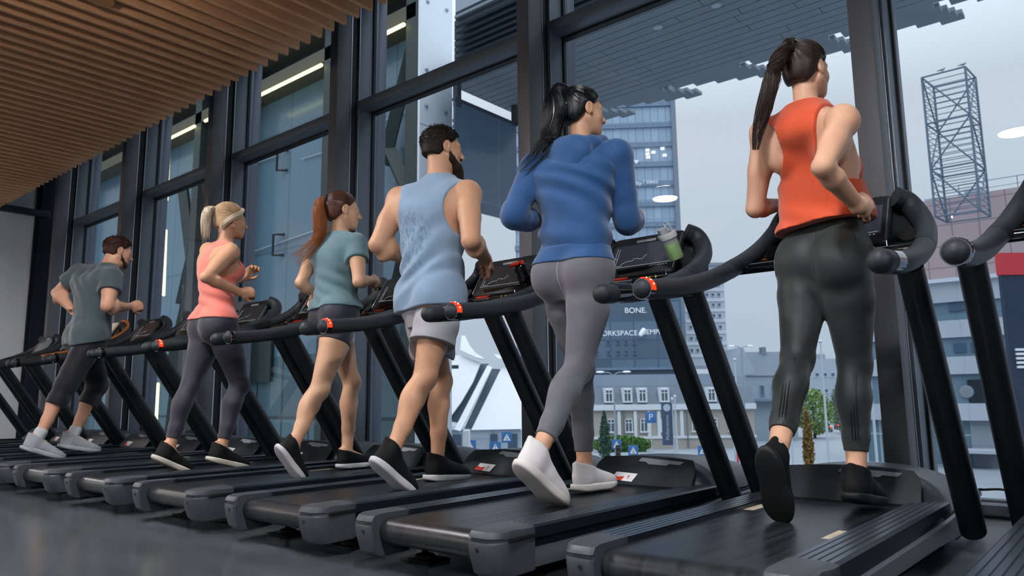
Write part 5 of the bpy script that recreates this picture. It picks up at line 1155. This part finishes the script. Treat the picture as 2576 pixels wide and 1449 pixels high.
# office tower
M_tow=facade('tower glass',"#a9bfd4","#8298ae",1.25,3.2,.07,.25,.07); M_band=facade('tower band',"#7f95aa","#6c8298",1.25,.8,.05,.4,.05); M_sign=mat('white lettering',"#e8edf2",.5,emit='#e8edf2',estr=.25)
b=Front('office_tower','tall pale blue glass office tower behind the blue hoodie woman, cut off by the canopy','building',1560,900,118,rz=YAW-.07)
b.part('shaft',1300,1716,100,900,0,22,M_tow)
for i,yy in enumerate((180,235,292,345,398,450,503,556,610,663,716)):
    b.part('floor_band',1298,1718,yy,yy+13,-.35,.2,M_band)
b.part('corner_fin',1712,1724,100,900,-.6,22,mat('fin grey',"#7d8b99",.5))
f=MB(); b.box(1574,1596,490,556,-.25,.1,f); f.build('dark_window',mat('dark pane',"#51677c",.3),b.R,False)
for px,py in ((1648,366),(1648,376),(1649,385),(1663,372),(1687,363),(1692,381)):
    f=MB(); b.box(px-5,px+5,py-3,py+3,-.3,.1,f); f.build('lit_window',emis('lit window','#f2f6fa',1.3),b.R,False)
text('neoCity',1.0,(b.u(1604),-.5,b.z(455)),b.R,M_sign,'sign_lettering'); text('/ tieto',1.0,(b.u(1652),-.5,b.z(452)),b.R,M_sign,'sign_lettering')
text('\u25bd',1.1,(b.u(1617),-.5,b.z(399)),b.R,M_sign,'sign_mark') if False else None
f=MB(); f.prism([(b.u(1611),b.z(394)),(b.u(1624),b.z(394)),(b.u(1617.5),b.z(404))],-.6,-.45,'y'); f.build('sign_mark',M_sign,b.R,False)
# dark podium block with signs
M_pod=facade('podium',"#6a8093","#50667a",3.2,2.6,.12,.4,.2)
b=Front('podium_block','dark blue-grey block with lit WORKSPACE and BONE. lettering, below the office tower','building',1600,1000,100,rz=YAW-.07)
b.part('block',1330,1722,742,1000,0,14,M_pod)
b.part('ledge',1330,1724,925,932,-.5,.2,M_band); b.part('dark_strip',1330,1722,930,960,-.3,.1,mat('strip navy',"#3c4f61",.4))
text('BONE.',1.05,(b.u(1606),-.4,b.z(783)),b.R,M_sign,'sign_lettering'); text('WORKSPACE',.98,(b.u(1554),-.4,b.z(840)),b.R,M_sign,'sign_lettering'); text('SEMPRE',.95,(b.u(1652),-.4,b.z(838)),b.R,M_sign,'sign_lettering')
f=MB(); f.tube([(b.u(1617),-.4,b.z(843)),(b.u(1624),-.4,b.z(833))],.32,8,dome=(True,True)); f.build('sign_mark',M_sign,b.R)
for x in (1505,1535,1560,1580,1600):
    for yy in (862,888): b.win(x,yy,11,12,M_band,mat('pane navy',"#4a6076",.2),1,name='window')
# apartment block
b=Front('apartment_block','pale apartment block with rows of square windows beside the office tower','building',1775,920,130)
b.part('block',1728,1832,668,920,0,16,mat('pale render',"#c5ced7",.7)); b.part('roof',1726,1834,660,668,-.3,16,mat('flat roof',"#96a2ae",.7))
M_pnd=mat('pane dark',"#5e7386",.25)
for j,yy in enumerate((690,716,742,768,795,824,852,882)):
    f=MB(); b.box(1729,1831,yy+9,yy+17,-.15,.05,f); f.build('balcony_band',mat('band white',"#dbe2e9",.7),b.R,False)
    for i in range(6): b.win(1742+i*15,yy,9,10,mat('band white',"#dbe2e9",.7),M_pnd,1)
# historic corner house with mansard roof
M_bei=facade('beige plaster',"#b5aea2","#aaa398",1.4,.45,.012,.8,.03,.5); M_mans=mat('slate roof',"#66737f",.6,var=.08,vscale=2); M_wht=mat('white trim',"#dde2e6",.6)
b=Front('townhouse','beige two-storey town house with slate mansard roof and white dormers, seen between treadmill uprights','building',1680,1172,82)
b.part('ground_floor',1440,1905,1104,1172,0,9,M_bei); b.part('first_floor',1440,1905,1030,1104,.12,9,M_bei)
b.part('string_course',1438,1907,1099,1105,-.14,.2,M_wht); b.part('cornice',1436,1909,1020,1034,-.3,.3,M_wht)
f=MB(); z0,z1=b.z(1020),b.z(976); f.prism([(-.2,z0),(1.1,z1),(8.5,z1+.3),(9.4,z0)],b.u(1438),b.u(1907)); f.build('mansard_roof',M_mans,b.R,False)
b.part('upper_roof',1440,1860,944,978,1.4,9,mat('zinc roof',"#8b98a5",.5)); 
M_pn=mat('pane green grey',"#56666c",.2)
for x in (1537,1584,1622,1678,1798):
    f=MB(); b.box(x-13,x+13,978,1016,-.05,1.2,f); f.build('dormer',M_wht,b.R,False); b.win(x,998,20,32,M_wht,M_pn,2,-.12)
for x in (1540,1585,1624,1676,1755,1800,1848): b.win(x,1072,20,34,M_wht,M_pn,2)
for x in (1603,1640,1690,1560,1745): b.win(x,1142,14,24,mat('grey trim',"#9aa7b3",.6),mat('pane pale',"#8496a6",.3),1)
for x in (1561,1602,1637,1662,1720,1775): b.part('pilaster',x-4,x+4,1036,1100,-.12,.15,M_wht)
for x in (1573,1733): f=MB(); f.tube([(b.u(x),-.2,b.z(1022)),(b.u(x),-.2,b.z(1170))],.07,6); f.build('downpipe',M_mans,b.R)
# gabled houses
b=Front('gabled_house','grey gabled house with a flat chimney, seen right of the upright in the middle pane','building',1930,1120,95)
b.part('wall',1858,2010,948,1120,0,9,mat('grey render',"#9aa8b3",.7))
f=MB(); f.prism([(b.u(1850),b.z(948)),(b.u(1882),b.z(874)),(b.u(1915),b.z(948))],.0,9,'y'); f.build('gable',mat('gable grey',"#a6b3bd",.7),b.R,False)
f=MB(); f.prism([(-.2,b.z(948)),(3.5,b.z(884)),(7.5,b.z(884)),(9.2,b.z(948))],b.u(1885),b.u(2012)); f.build('roof',M_mans,b.R,False)
b.part('chimney',1950,1962,872,892,3,4,mat('chimney',"#7b8791",.7))
for x in (1925,1955,1985): b.win(x,985,12,26,mat('grey trim',"#9aa7b3",.6),M_pnd,1)
b.part('canopy_roof',1850,2015,1005,1012,-1.2,.2,M_band)
b=Front('far_offices','pale flat-roofed office block far down the street','building',2070,1080,150)
b.part('block',2015,2140,905,1080,0,14,mat('far render',"#aeb8c1",.7)); b.part('roof_box',2030,2100,892,906,2,10,mat('flat roof',"#96a2ae",.7))
for yy in (945,985):
    for x in (2025,2045,2065,2085,2105,2125): b.win(x,yy,13,12,mat('band white',"#dbe2e9",.7),M_pnd,1)
# shopping centre on the right: pink tile upper storey, pale and blue bands below
xm=2440; p0=W(2440,1215,58); RZ=0.02
R=empty('shopping_centre',(p0.x,p0.y,G),'shopping centre with pink tiled upper storey and blue-grey window bands, behind the rightmost pane','building',None,RZ)
def mz(y_): return W(2440,y_,58).z-G
xl=W(2185,900,66).x-p0.x; xr=30
def mpart(name,y0,y1,d0,m,x0=None,x1=None,d1=14): f=MB(); f.box(xl if x0 is None else x0,xr if x1 is None else x1,d0,d1,mz(y1),mz(y0)); return f.build(name,m,R,False)
M_pink=facade('pink tile',"#b9a3a6","#8f7f86",1.9,1.75,.05,.35,.03)
mpart('tiled_storey',475,690,-.6,M_pink,x0=W(2240,600,64).x-p0.x); mpart('cornice_line',690,700,-.9,mat('pale strip',"#cfd8df",.5)); 
M_bp=facade('pale band',"#b4bcc6","#a2aab5",2.4,3.,.03,.5,.03); M_bb=facade('blue band',"#6f8797","#62798a",2.4,3.,.03,.25,.06)
for i,(y0,y1,m) in enumerate(((700,752,M_bp),(752,800,M_bb),(800,845,M_bp),(845,895,M_bb),(895,940,M_bp),(940,1015,M_bb),(1015,1058,M_bp))): mpart('pale_band' if m is M_bp else 'blue_band',y0,y1,-.5 if m is M_bp else -.2,m)
mpart('shop_front',1058,1220,.2,facade('shop front',"#66808e","#aab4bc",1.5,2.4,.06,.2,.2),x1=W(2440,1100,58).x-p0.x); mpart('stone_front',1058,1220,.1,facade('stone panel',"#8c949d","#7b838c",2.2,1.6,.03,.6,.03),x0=W(2440,1100,58).x-p0.x)
f=MB(); f.box(W(2368,1130,58).x-p0.x,W(2530,1130,58).x-p0.x,-2.6,.1,mz(1136),mz(1128)); f.build('porch_roof',M_bp,R,False)
for (px,py) in ((2422,763),(2388,765),(2455,872),(2405,872),(2236,870),(2215,868),(2240,975),(2205,975),(2470,765)):
    p=W(px,py,58); f=MB(); f.box(p.x-p0.x-.42,p.x-p0.x+.42,-.32,-.1,mz(py+12),mz(py-12)); f.build('window',mat('pane navy',"#4a6076",.2),R,False)
p=W(2440,985,58); f=MB(); f.box(p.x-p0.x-.2,p.x-p0.x+3.0,-.34,-.2,mz(1012),mz(955)); wg=f.build('wall_graphic',mat('graphic dark',"#1e2730",.4),R,False)
for dx,c_ in ((-.3,'#848d95'),(1.5,'#39434c')):
    f=MB(); f.lathe([(.001,.03),(.3,.03),(.42,.02),(.50,0),(.001,0)],n=24,M=Matrix.Translation((p.x-p0.x+dx,-.36,mz(985)))@Matrix.Rotation(PI/2,4,'X')); f.build('wheel_graphic',mat('wheel print '+c_,c_,.4),wg)
f=MB(); f.box(W(2310,480,58).x-p0.x,xr,-.4,.4,mz(482),mz(476)); f.build('parapet',M_band,R,False)
f=MB(); z0=mz(478)
for i in range(14): x=W(2390,460,58).x-p0.x+i*2.0; f.tube([(x,.2,z0),(x,.2,z0+1.2)],.04,5)
f.tube([(W(2390,460,58).x-p0.x,.2,z0+1.2),(xr,.2,z0+1.2)],.04,5); f.tube([(W(2390,460,58).x-p0.x,.2,z0+.6),(xr,.2,z0+.6)],.03,5); f.build('roof_railing',mat('railing grey',"#8a98a5",.5),R)
f=MB(); f.box(W(2300,470,62).x-p0.x,W(2360,470,62).x-p0.x,3,6,z0,z0+1.1); f.box(W(2420,470,62).x-p0.x,W(2475,470,62).x-p0.x,3,6,z0,z0+1.4); f.build('roof_unit',mat('roof unit',"#95a5b3",.6),R,False)
# lattice tower on its roof
M_lat=mat('lattice steel',"#66798a",.5,.2)
R=empty('lattice_tower',(-10.62,62.,mz(478)+G-2.6),'steel lattice tower on the shopping centre roof, in the rightmost pane','tower')
top=24.78-R.location.z; C=[Vector(q) for q in ((0,0,0),(2.9,0,0),(3.15,2.8,0),(.30,2.7,0))]
for c in C: f=MB(); f.tube([c,c+Vector((0,0,top))],.085,6); f.build('corner_post',M_lat,R)
lv=[0,top*.33,top*.66,top]
for k in range(4):
    f=MB(); P=[c+Vector((0,0,lv[k])) for c in C]
    for i in range(4): f.tube([P[i],P[(i+1)%4]],.07,5)
    f.build('ring_beam',M_lat,R)
for k in range(3):
    f=MB()
    for i in range(4):
        a,c=(C[i],C[(i+1)%4]) if (k+i)%2 else (C[(i+1)%4],C[i]); f.tube([a+Vector((0,0,lv[k])),c+Vector((0,0,lv[k+1]))],.06,5)
    f.build('diagonal_brace',M_lat,R)
f=MB()
for k in range(1,24):
    if k%8==0: continue
    P=[c+Vector((0,0,top*k/24)) for c in C]
    for i in range(4): f.tube([P[i],P[(i+1)%4]],.033,4)
f.build('rungs',M_lat,R)
for c,d in ((C[0]*.55+C[1]*.45,.1),(C[1],-.12)):
    p=Vector(R.location)+c+Vector((d,0,top+.10)); f=MB(); f.sphere((0,0,.12),(.17,.09,.09),8); f.cone((.14,0,.17),(.22,0,.20),.06,.04,8); f.cone((-.15,0,.12),(-.38,0,.10),.06,.02,6); f.cone((0,.03,.05),(0,.03,-.04),.012,.012,4); f.cone((0,-.03,.05),(0,-.03,-.04),.012,.012,4)
    o=f.build('bird',mat('gull grey',"#8d949a",.7)); o.location=p; tag(o,'small grey bird perched on the %s corner of the lattice tower'%('left' if d>0 else 'right'),'bird')
# advertising block at the right edge
b=Front('advert_tower','dark navy advertising pillar with a red top, cut off by the right edge','billboard',2590,1180,44)
b.part('pillar',2572,2680,660,1180,0,.3,mat('navy panel',"#1d2c44",.35)); b.part('red_head',2570,2680,632,690,-.1,.35,mat('advert red',"#c2323a",.45))
f=MB()
for i in range(5): b.box(2586,2620,880+i*11,886+i*11,-.12,0,f)
f.build('white_lines',mat('white print',"#e2e6ea",.5),b.R,False)

# white sail-like forecourt sculpture
M_sail=mat('sail white',"#f2f2f4",.45)
b=Front('sail_canopy','white curved sail-shaped canopy on slanted legs, outside behind the bearded man\'s legs','canopy',1230,1150,26)
def blade(name,pts,d0,d1,m=M_sail):   # panels tilted back so their white faces catch more sky light
    f=MB(); f.prism([(b.u(x),b.z(y_)) for x,y_ in pts],d0,d1,'y'); f.v=[(x,y_+z*.85,z) for x,y_,z in f.v]; f.build(name,m,b.R,False)
blade('left_panel',[(1100,885),(1140,880),(1200,905),(1180,960),(1150,1015),(1115,1065),(1080,1080),(1080,900)],.3,.9)
blade('top_wing',[(1142,822),(1152,822),(1165,850),(1185,875),(1214,895),(1190,890),(1160,876),(1140,866)],.0,.5)
blade('slanted_leg',[(1220,912),(1234,918),(1153,1088),(1137,1084)],.2,.5); blade('right_panel',[(1258,922),(1292,905),(1345,925),(1380,1085),(1180,1087)],.6,1.1)
blade('dark_leg',[(1195,905),(1222,905),(1150,1070),(1118,1065)],.9,1.1,mat('sail dark leg',"#4c5c69",.6)); blade('wing_tip',[(1237,878),(1262,884),(1330,908),(1250,892)],.2,.5); blade('dark_leg',[(1232,920),(1258,922),(1185,1086),(1160,1084)],.95,1.15,mat('sail dark leg',"#4c5c69",.6))
b.part('slot',1128,1152,920,929,.25,.35,mat('slot dark',"#4a5560",.5))
for i,x in enumerate((1170,1320)): b.part('plinth',x-8,x+8,1086,1150,.5,1.1,M_sail)
b=Front('low_shops','low pale shop row with dark doorways behind the sail canopy','building',1240,1165,62,rz=YAW)
b.part('wall',1050,1440,1080,1165,0,8,facade('shop row',"#aab5bf","#97a3ae",3.,2.,.1,.6,.1)); b.part('fascia',1050,1440,1072,1082,-.3,.3,mat('fascia pale',"#c9d2d9",.6))
for x,w_ in ((1110,20),(1150,22),(1243,18),(1290,24),(1335,18),(1390,22)): b.part('doorway',x-w_/2,x+w_/2,1094,1140,-.1,.1,mat('doorway navy',"#45586a",.3))

# street furniture
M_pole=mat('pale pole',"#c5ced6",.4,.3)
def pole(px,y0,y1,zf,label,r=.055,name='flagpole'):
    p=W(px,y0,zf); q=W(px+(y1-y0)*.0,y1,zf); R=empty(name,(p.x,p.y,G),label,name.replace('_',' '))
    h=q.z-G; f=MB(); f.tube([(0,0,0),(0,0,h*.5),(0,0,h)],[r*1.25,r*1.1,r*.7],10); f.build('mast',M_pole,R)
    f=MB(); f.sphere((0,0,h+.05),(.09,.09,.09),8); f.build('finial',M_pole,R); f=MB(); f.lathe([(.001,.06),(r*2.2,.05),(r*2.6,0),(.001,0)],n=12); f.build('foot_plate',M_pole,R); return R,h
pole(1705,1175,1000,40,'pale flagpole beside the dark banner'); pole(1863,1175,905,40,'pale flagpole behind the left upright of the orange runner\'s treadmill')
pole(2087,1180,858,36,'thin flagpole seen between the orange runner\'s legs'); pole(2208,1180,835,34,'pale flagpole just left of the right mullion'); pole(2550,1245,935,30,'pale flagpole at the far right behind the last treadmill'); pole(1998,1210,1080,38,'short pale flagpole by the orange runner\'s left foot')
def lamp(px,y0,y1,zf,w,label):
    p=W(px,y0,zf); q=W(px,y1,zf); R=empty('street_lamp',(p.x,p.y,G),label,'street lamp',None,YAW); h=q.z-G; k=zf/FPX*w
    f=MB(); f.tube([(0,0,0),(0,0,h-.3)],[.09,.06],8); f.build('mast',mat('lamp mast',"#8f9ca8",.5),R)
    for s in (-1,1):
        f=MB(); f.tube(smooth_path([(0,0,h-.35),(s*k*.25,0,h-.05),(s*k*.6,0,h)],5),.04,6); a=f.build('arm',mat('lamp mast',"#8f9ca8",.5),R)
        f=MB(); f.sphere((s*k*.85,0,h+.02),(k*.28,.16,.09),10); f.build('lamp_head',mat('lamp head',"#dfe6ec",.4,emit='#dfe6ec',estr=.25),a)
lamp(1550,1165,935,60,40,'double-armed street lamp in front of the beige town house'); lamp(1880,1150,868,70,28,'double-armed street lamp in front of the grey gabled house')
R,h=pole(1698,1178,1006,40.5,'thin pole carrying a dark vertical banner',.04,'banner_pole')
bw=.62; f=MB(); f.box(-bw,-.02,-.01,.01,h-2.45,h-.15); bn=f.build('banner',mat('banner navy',"#46566b",.6),R,False); R.rotation_euler=(0,0,YAW)
f=MB(); f.lathe([(.001,0),(.2,0),(.2,.01),(.001,.01)],n=20,M=Matrix.Translation((-.32,-.012,h-.42))@Matrix.Rotation(PI/2,4,'X')); f.build('banner_mark',mat('banner pale',"#b9c4d2",.6),bn)
text('Philharmonia',.26,(-.32,-.02,h-1.5),bn,mat('banner pale',"#b9c4d2",.6),'banner_lettering',PI/2,.004,0,-PI/2)
def sign(px,py,zf,kind,label,w=.62):
    p=W(px,py,zf); R=empty('road_sign',(p.x,p.y,G),label,'road sign','street signs',YAW); h=p.z-G
    f=MB(); f.tube([(0,.03,0),(0,.03,h+.25)],.03,6); f.build('post',M_pole,R)
    f=MB()
    if kind=='yield': 
        f.box(-.9,.9,.0,.03,h-.75,h+.6); pl=f.build('board',mat('poster pale',"#b4bcc4",.6),R,False); g=MB(); g.add([(-.55,-.01,h+.3),(.75,-.01,h+.3),(.1,-.01,h-.55)],[[0,1,2]]); g.build('white_triangle',mat('sign white',"#e6e9ec",.5),pl); g=MB(); g.add([(-.75,-.02,h+.2),(-.3,-.02,h-.55),(-.95+.2,-.02,h-.55)],[[0,1,2]]); g.build('red_triangle',mat('sign red',"#c62f3f",.5),pl); return
    f.box(-w/2,w/2,0,.02,h-w/2,h+w/2,.01); pl=f.build('board',mat('sign blue',"#3f6ea5",.5),R)
    if kind=='walk':
        g=MB(); g.add([(-w*.36,-.006,h-w*.32),(w*.36,-.006,h-w*.32),(0,-.006,h+w*.34)],[[0,1,2]]); t=g.build('white_triangle',mat('sign white',"#e6e9ec",.5),pl); g=MB(); g.tube([(-.06,-.012,h-w*.26),(0,-.012,h-.02),(.07,-.012,h-w*.26)],.018,5); g.sphere((0,-.012,h+.07),(.03,.01,.03),6); g.build('walking_figure',mat('sign ink',"#20262c",.5),t)
    else: text('P',w*.8,(0,-.01,h),pl,mat('sign white',"#e6e9ec",.5),'letter',PI/2,.004)
sign(1637,1050,60,'P','blue parking sign in front of the town house windows',.9); sign(1551,1118,48,'walk','blue pedestrian crossing sign on the lamp mast by the conifer'); sign(1593,1133,46,'walk','blue pedestrian crossing sign in front of the green hedge'); sign(1768,1134,46,'walk','blue pedestrian crossing sign half behind the left upright'); sign(1183,1122,40,'walk','blue pedestrian crossing sign left below the sail canopy'); sign(1246,1126,40,'walk','blue pedestrian crossing sign right below the sail canopy'); sign(1275,1100,44,'walk','blue sign beside a doorway behind the sail canopy'); sign(1885,1142,44,'yield','white and red triangle sign on a pale board, right of the treadmill upright')
p=W(1556,1152,44); R=empty('traffic_light',(p.x,p.y,G),'traffic light showing green beside the hedge','traffic light',None,YAW); h=p.z-G
f=MB(); f.tube([(0,.1,0),(0,.1,h)],.05,6); f.build('post',mat('lamp mast',"#8f9ca8",.5),R); f=MB(); f.box(-.14,.14,0,.2,h-.2,h+.75,.03); hs=f.build('housing',M_wdk,R)
for i,(c,e) in enumerate((('#1c4a44','#7ff0e0'),('#3a3218',None),('#3a1515',None))):
    f=MB(); f.sphere((0,-.01,h+.02+.26*i),(.10,.04,.10),10); f.build('lens',emis('green signal',e,2.) if e else mat('lens%d'%i,c,.3),hs)
p=W(2563,1225,40); R=empty('poster_stand',(p.x,p.y,G),'red and white poster stand on the pavement at the right edge','poster stand',None,YAW); h=p.z-G
f=MB(); f.box(-.45,.45,0,.08,h-.75,h+.75); f.build('board',mat('poster red',"#b8303f",.5),R,False); f=MB(); f.box(-.4,.4,-.01,0,h+.35,h+.65); f.build('white_heading',mat('poster white',"#dcdfe2",.5),R,False); f=MB(); f.box(-.2,.25,-.01,0,h-.5,h-.15); f.build('yellow_panel',mat('poster yellow',"#cfa63a",.5),R,False); f=MB(); f.box(-.4,-.34,0,.06,0,h-.7); f.build('leg',M_pole,R,False); f=MB(); f.box(.34,.4,0,.06,0,h-.7); f.build('leg',M_pole,R,False)
# cars
def car(px,py,zf,rz,label,color,lights=True,sc=1.):
    p=W(px,py,zf); R=empty('car',(p.x,p.y,G),label,'car','cars in the street',rz)
    sec=[(-2.1,.35,.62,.80),(-2.05,.30,.85,.86),(-1.5,.28,.95,.90),(-1.0,.28,1.30,.80),(-.3,.28,1.45,.74),(.5,.28,1.42,.74),(1.0,.28,1.05,.84),(1.7,.3,.90,.84),(2.1,.35,.65,.76)]
    def ring(y_,zb,zt,w): 
        m_=min(zt,.85); return [(-w,y_,zb),(-w-.03,y_,.6),(-w,y_,m_),(-w*(.82 if zt>.9 else .95),y_,zt),(w*(.82 if zt>.9 else .95),y_,zt),(w,y_,m_),(w+.03,y_,.6),(w,y_,zb)]
    f=MB(); f.rings([ring(*s_) for s_ in sec]); f.build('body',mat('car paint '+color,color,.25,.4,coat=.5),R,True,30)
    f=MB(); f.add([(-.62,-1.47,.97),(.62,-1.47,.97),(.56,-1.03,1.29),(-.56,-1.03,1.29)],[[0,1,2,3]]); g=f.build('rear_window',mat('car glass',"#1d252c",.1),R); 
    for x in (-.80,.80):
        for y_ in (-1.35,1.35): f=MB(); f.lathe([(.001,-.1),(.3,-.1),(.32,-.06),(.32,.06),(.3,.1),(.001,.1)],n=18,M=Matrix.Translation((x,y_,.32))@Matrix.Rotation(PI/2,4,'Y')); f.build('wheel',mat('tyre',"#141516",.8),R)
    for x in (-.68,.68): f=MB(); f.sphere((x,-2.06,.78),(.17,.07,.12),8); f.build('tail_light',emis('tail light','#ff3030',7.) ,R)
    f=MB(); f.sphere((0,-1.3,1.22),(.12,.05,.05),6); f.build('brake_light',emis('tail light','#ff3030',7.),R)
car(2078,1112,118,.42,'grey car with red tail lights driving away, left of the two cars','#9aa3ab'); car(2118,1103,125,.42,'dark car with red tail lights, right of the two cars','#3a4148')
car(1542,1184,52,-1.1,'silver car in the street behind the hoodie woman\'s white shoe','#b9c2ca')
# planting: each crown a cloud of leaf blades round a trunk
def leaves(name,m,par,c,r,n,sz,seed,taper=0.):
    rg=np.random.default_rng(seed); V=[];F=[]
    for i in range(n):
        d=rg.normal(size=3); d/=np.linalg.norm(d); q=rg.uniform(.35,1)**.5; t=d[2]*q; s=1-taper*(t+1)/2
        p=np.array([c[0]+d[0]*q*r[0]*s,c[1]+d[1]*q*r[1]*s,c[2]+t*r[2]]); a=unit(rg.normal(size=3)); b=unit(np.cross(a,rg.normal(size=3))); w=sz*rg.uniform(.6,1.3)
        k=len(V); V+=[p-a*w,p+b*w*.5,p+a*w,p-b*w*.5]; F.append((k,k+1,k+2,k+3))
    return npmesh(name,V,F,m,par,30)
def plant(px,yb,yt,zf,wpx,label,name,cols,taper,n,trunk=.12,cat='tree',sz=.11):
    p=W(px,yb,zf); q=W(px,yt,zf); R=empty(name,(p.x,p.y,G),label,cat); h=q.z-G; r=wpx*zf/FPX/2
    f=MB(); f.tube([(0,0,0),(.03,0,h*.45),(0,0,h*.85)],[trunk,trunk*.7,trunk*.25],7); f.build('trunk',mat('bark',"#4a4038",.8),R)
    zb=max(0.05,(p.z-G)); 
    for i,c in enumerate(cols): leaves('foliage',mat('leaf '+c,c,.7,var=.3,vscale=3),R,(0,0,(h+zb)/2),(r,r,(h-zb)/2),n//len(cols),sz,len(name)+i+int(px),taper)
plant(1523,1168,1030,52,44,'narrow dark green conifer in front of the town house','conifer_tree',['#3d5a48','#4d6a55'],.75,1600)
plant(2038,1192,1030,40,36,'slim upright tree with orange-brown autumn leaves','autumn_tree',['#8a6a35','#7a6a3a','#a0793a'],.7,1500,.06)
plant(2050,1095,975,100,110,'broad yellow-green street tree behind the autumn tree','street_tree',['#7c9a4f','#93ab5c','#6a8a4a'],.2,2200,.2,sz=.25)
plant(2125,1095,960,112,70,'grey-green street tree behind the flagpole','street_tree',['#6d8268','#7b8f70'],.3,1500,.2,sz=.25)
plant(2262,1180,1140,40,30,'small bright green shrub at the foot of the right mullion','shrub',['#6fae45','#5c9a3c'],.2,500,.03,'shrub',.07); plant(2415,1185,1110,44,24,'small orange-leaved tree below the porch roof','small_tree',['#9a6f3a','#86703c'],.4,500,.04,'tree',.08)
p=W(1565,1152,78); R=empty('hedge',(p.x,p.y,G),'clipped green hedge in front of the town house','hedge',None,YAW); k=78/FPX
for c in ('#4f7a3a','#5f8a42'): leaves('foliage',mat('leaf '+c,c,.7,var=.3,vscale=3),R,(0,0,.75),(78*k,.7,.95),2200,.14,int(c[1:3],16))
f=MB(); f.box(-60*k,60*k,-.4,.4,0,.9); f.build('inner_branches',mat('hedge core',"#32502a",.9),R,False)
# ------------------------------------------------------------------ overcast sky, brighter towards the zenith
w=bpy.data.worlds.new('world'); SC.world=w; w.use_nodes=True; nt=w.node_tree; bg=nt.nodes['Background']
tc=nt.nodes.new('ShaderNodeTexCoord'); sp=nt.nodes.new('ShaderNodeSeparateXYZ'); mr=nt.nodes.new('ShaderNodeMapRange'); mr.inputs['From Min'].default_value=.35; mr.inputs['From Max'].default_value=.85; mr.inputs['To Min'].default_value=1.0; mr.inputs['To Max'].default_value=3.4
cr=nt.nodes.new('ShaderNodeValToRGB'); cr.color_ramp.elements[0].position=0.; cr.color_ramp.elements[0].color=(.47,.56,.68,1); cr.color_ramp.elements[1].position=.3; cr.color_ramp.elements[1].color=(.64,.70,.79,1)
nt.links.new(tc.outputs['Generated'],sp.inputs[0]); nt.links.new(sp.outputs['Z'],mr.inputs['Value']); nt.links.new(sp.outputs['Z'],cr.inputs['Fac']); nt.links.new(cr.outputs['Color'],bg.inputs['Color']); nt.links.new(mr.outputs['Result'],bg.inputs['Strength'])
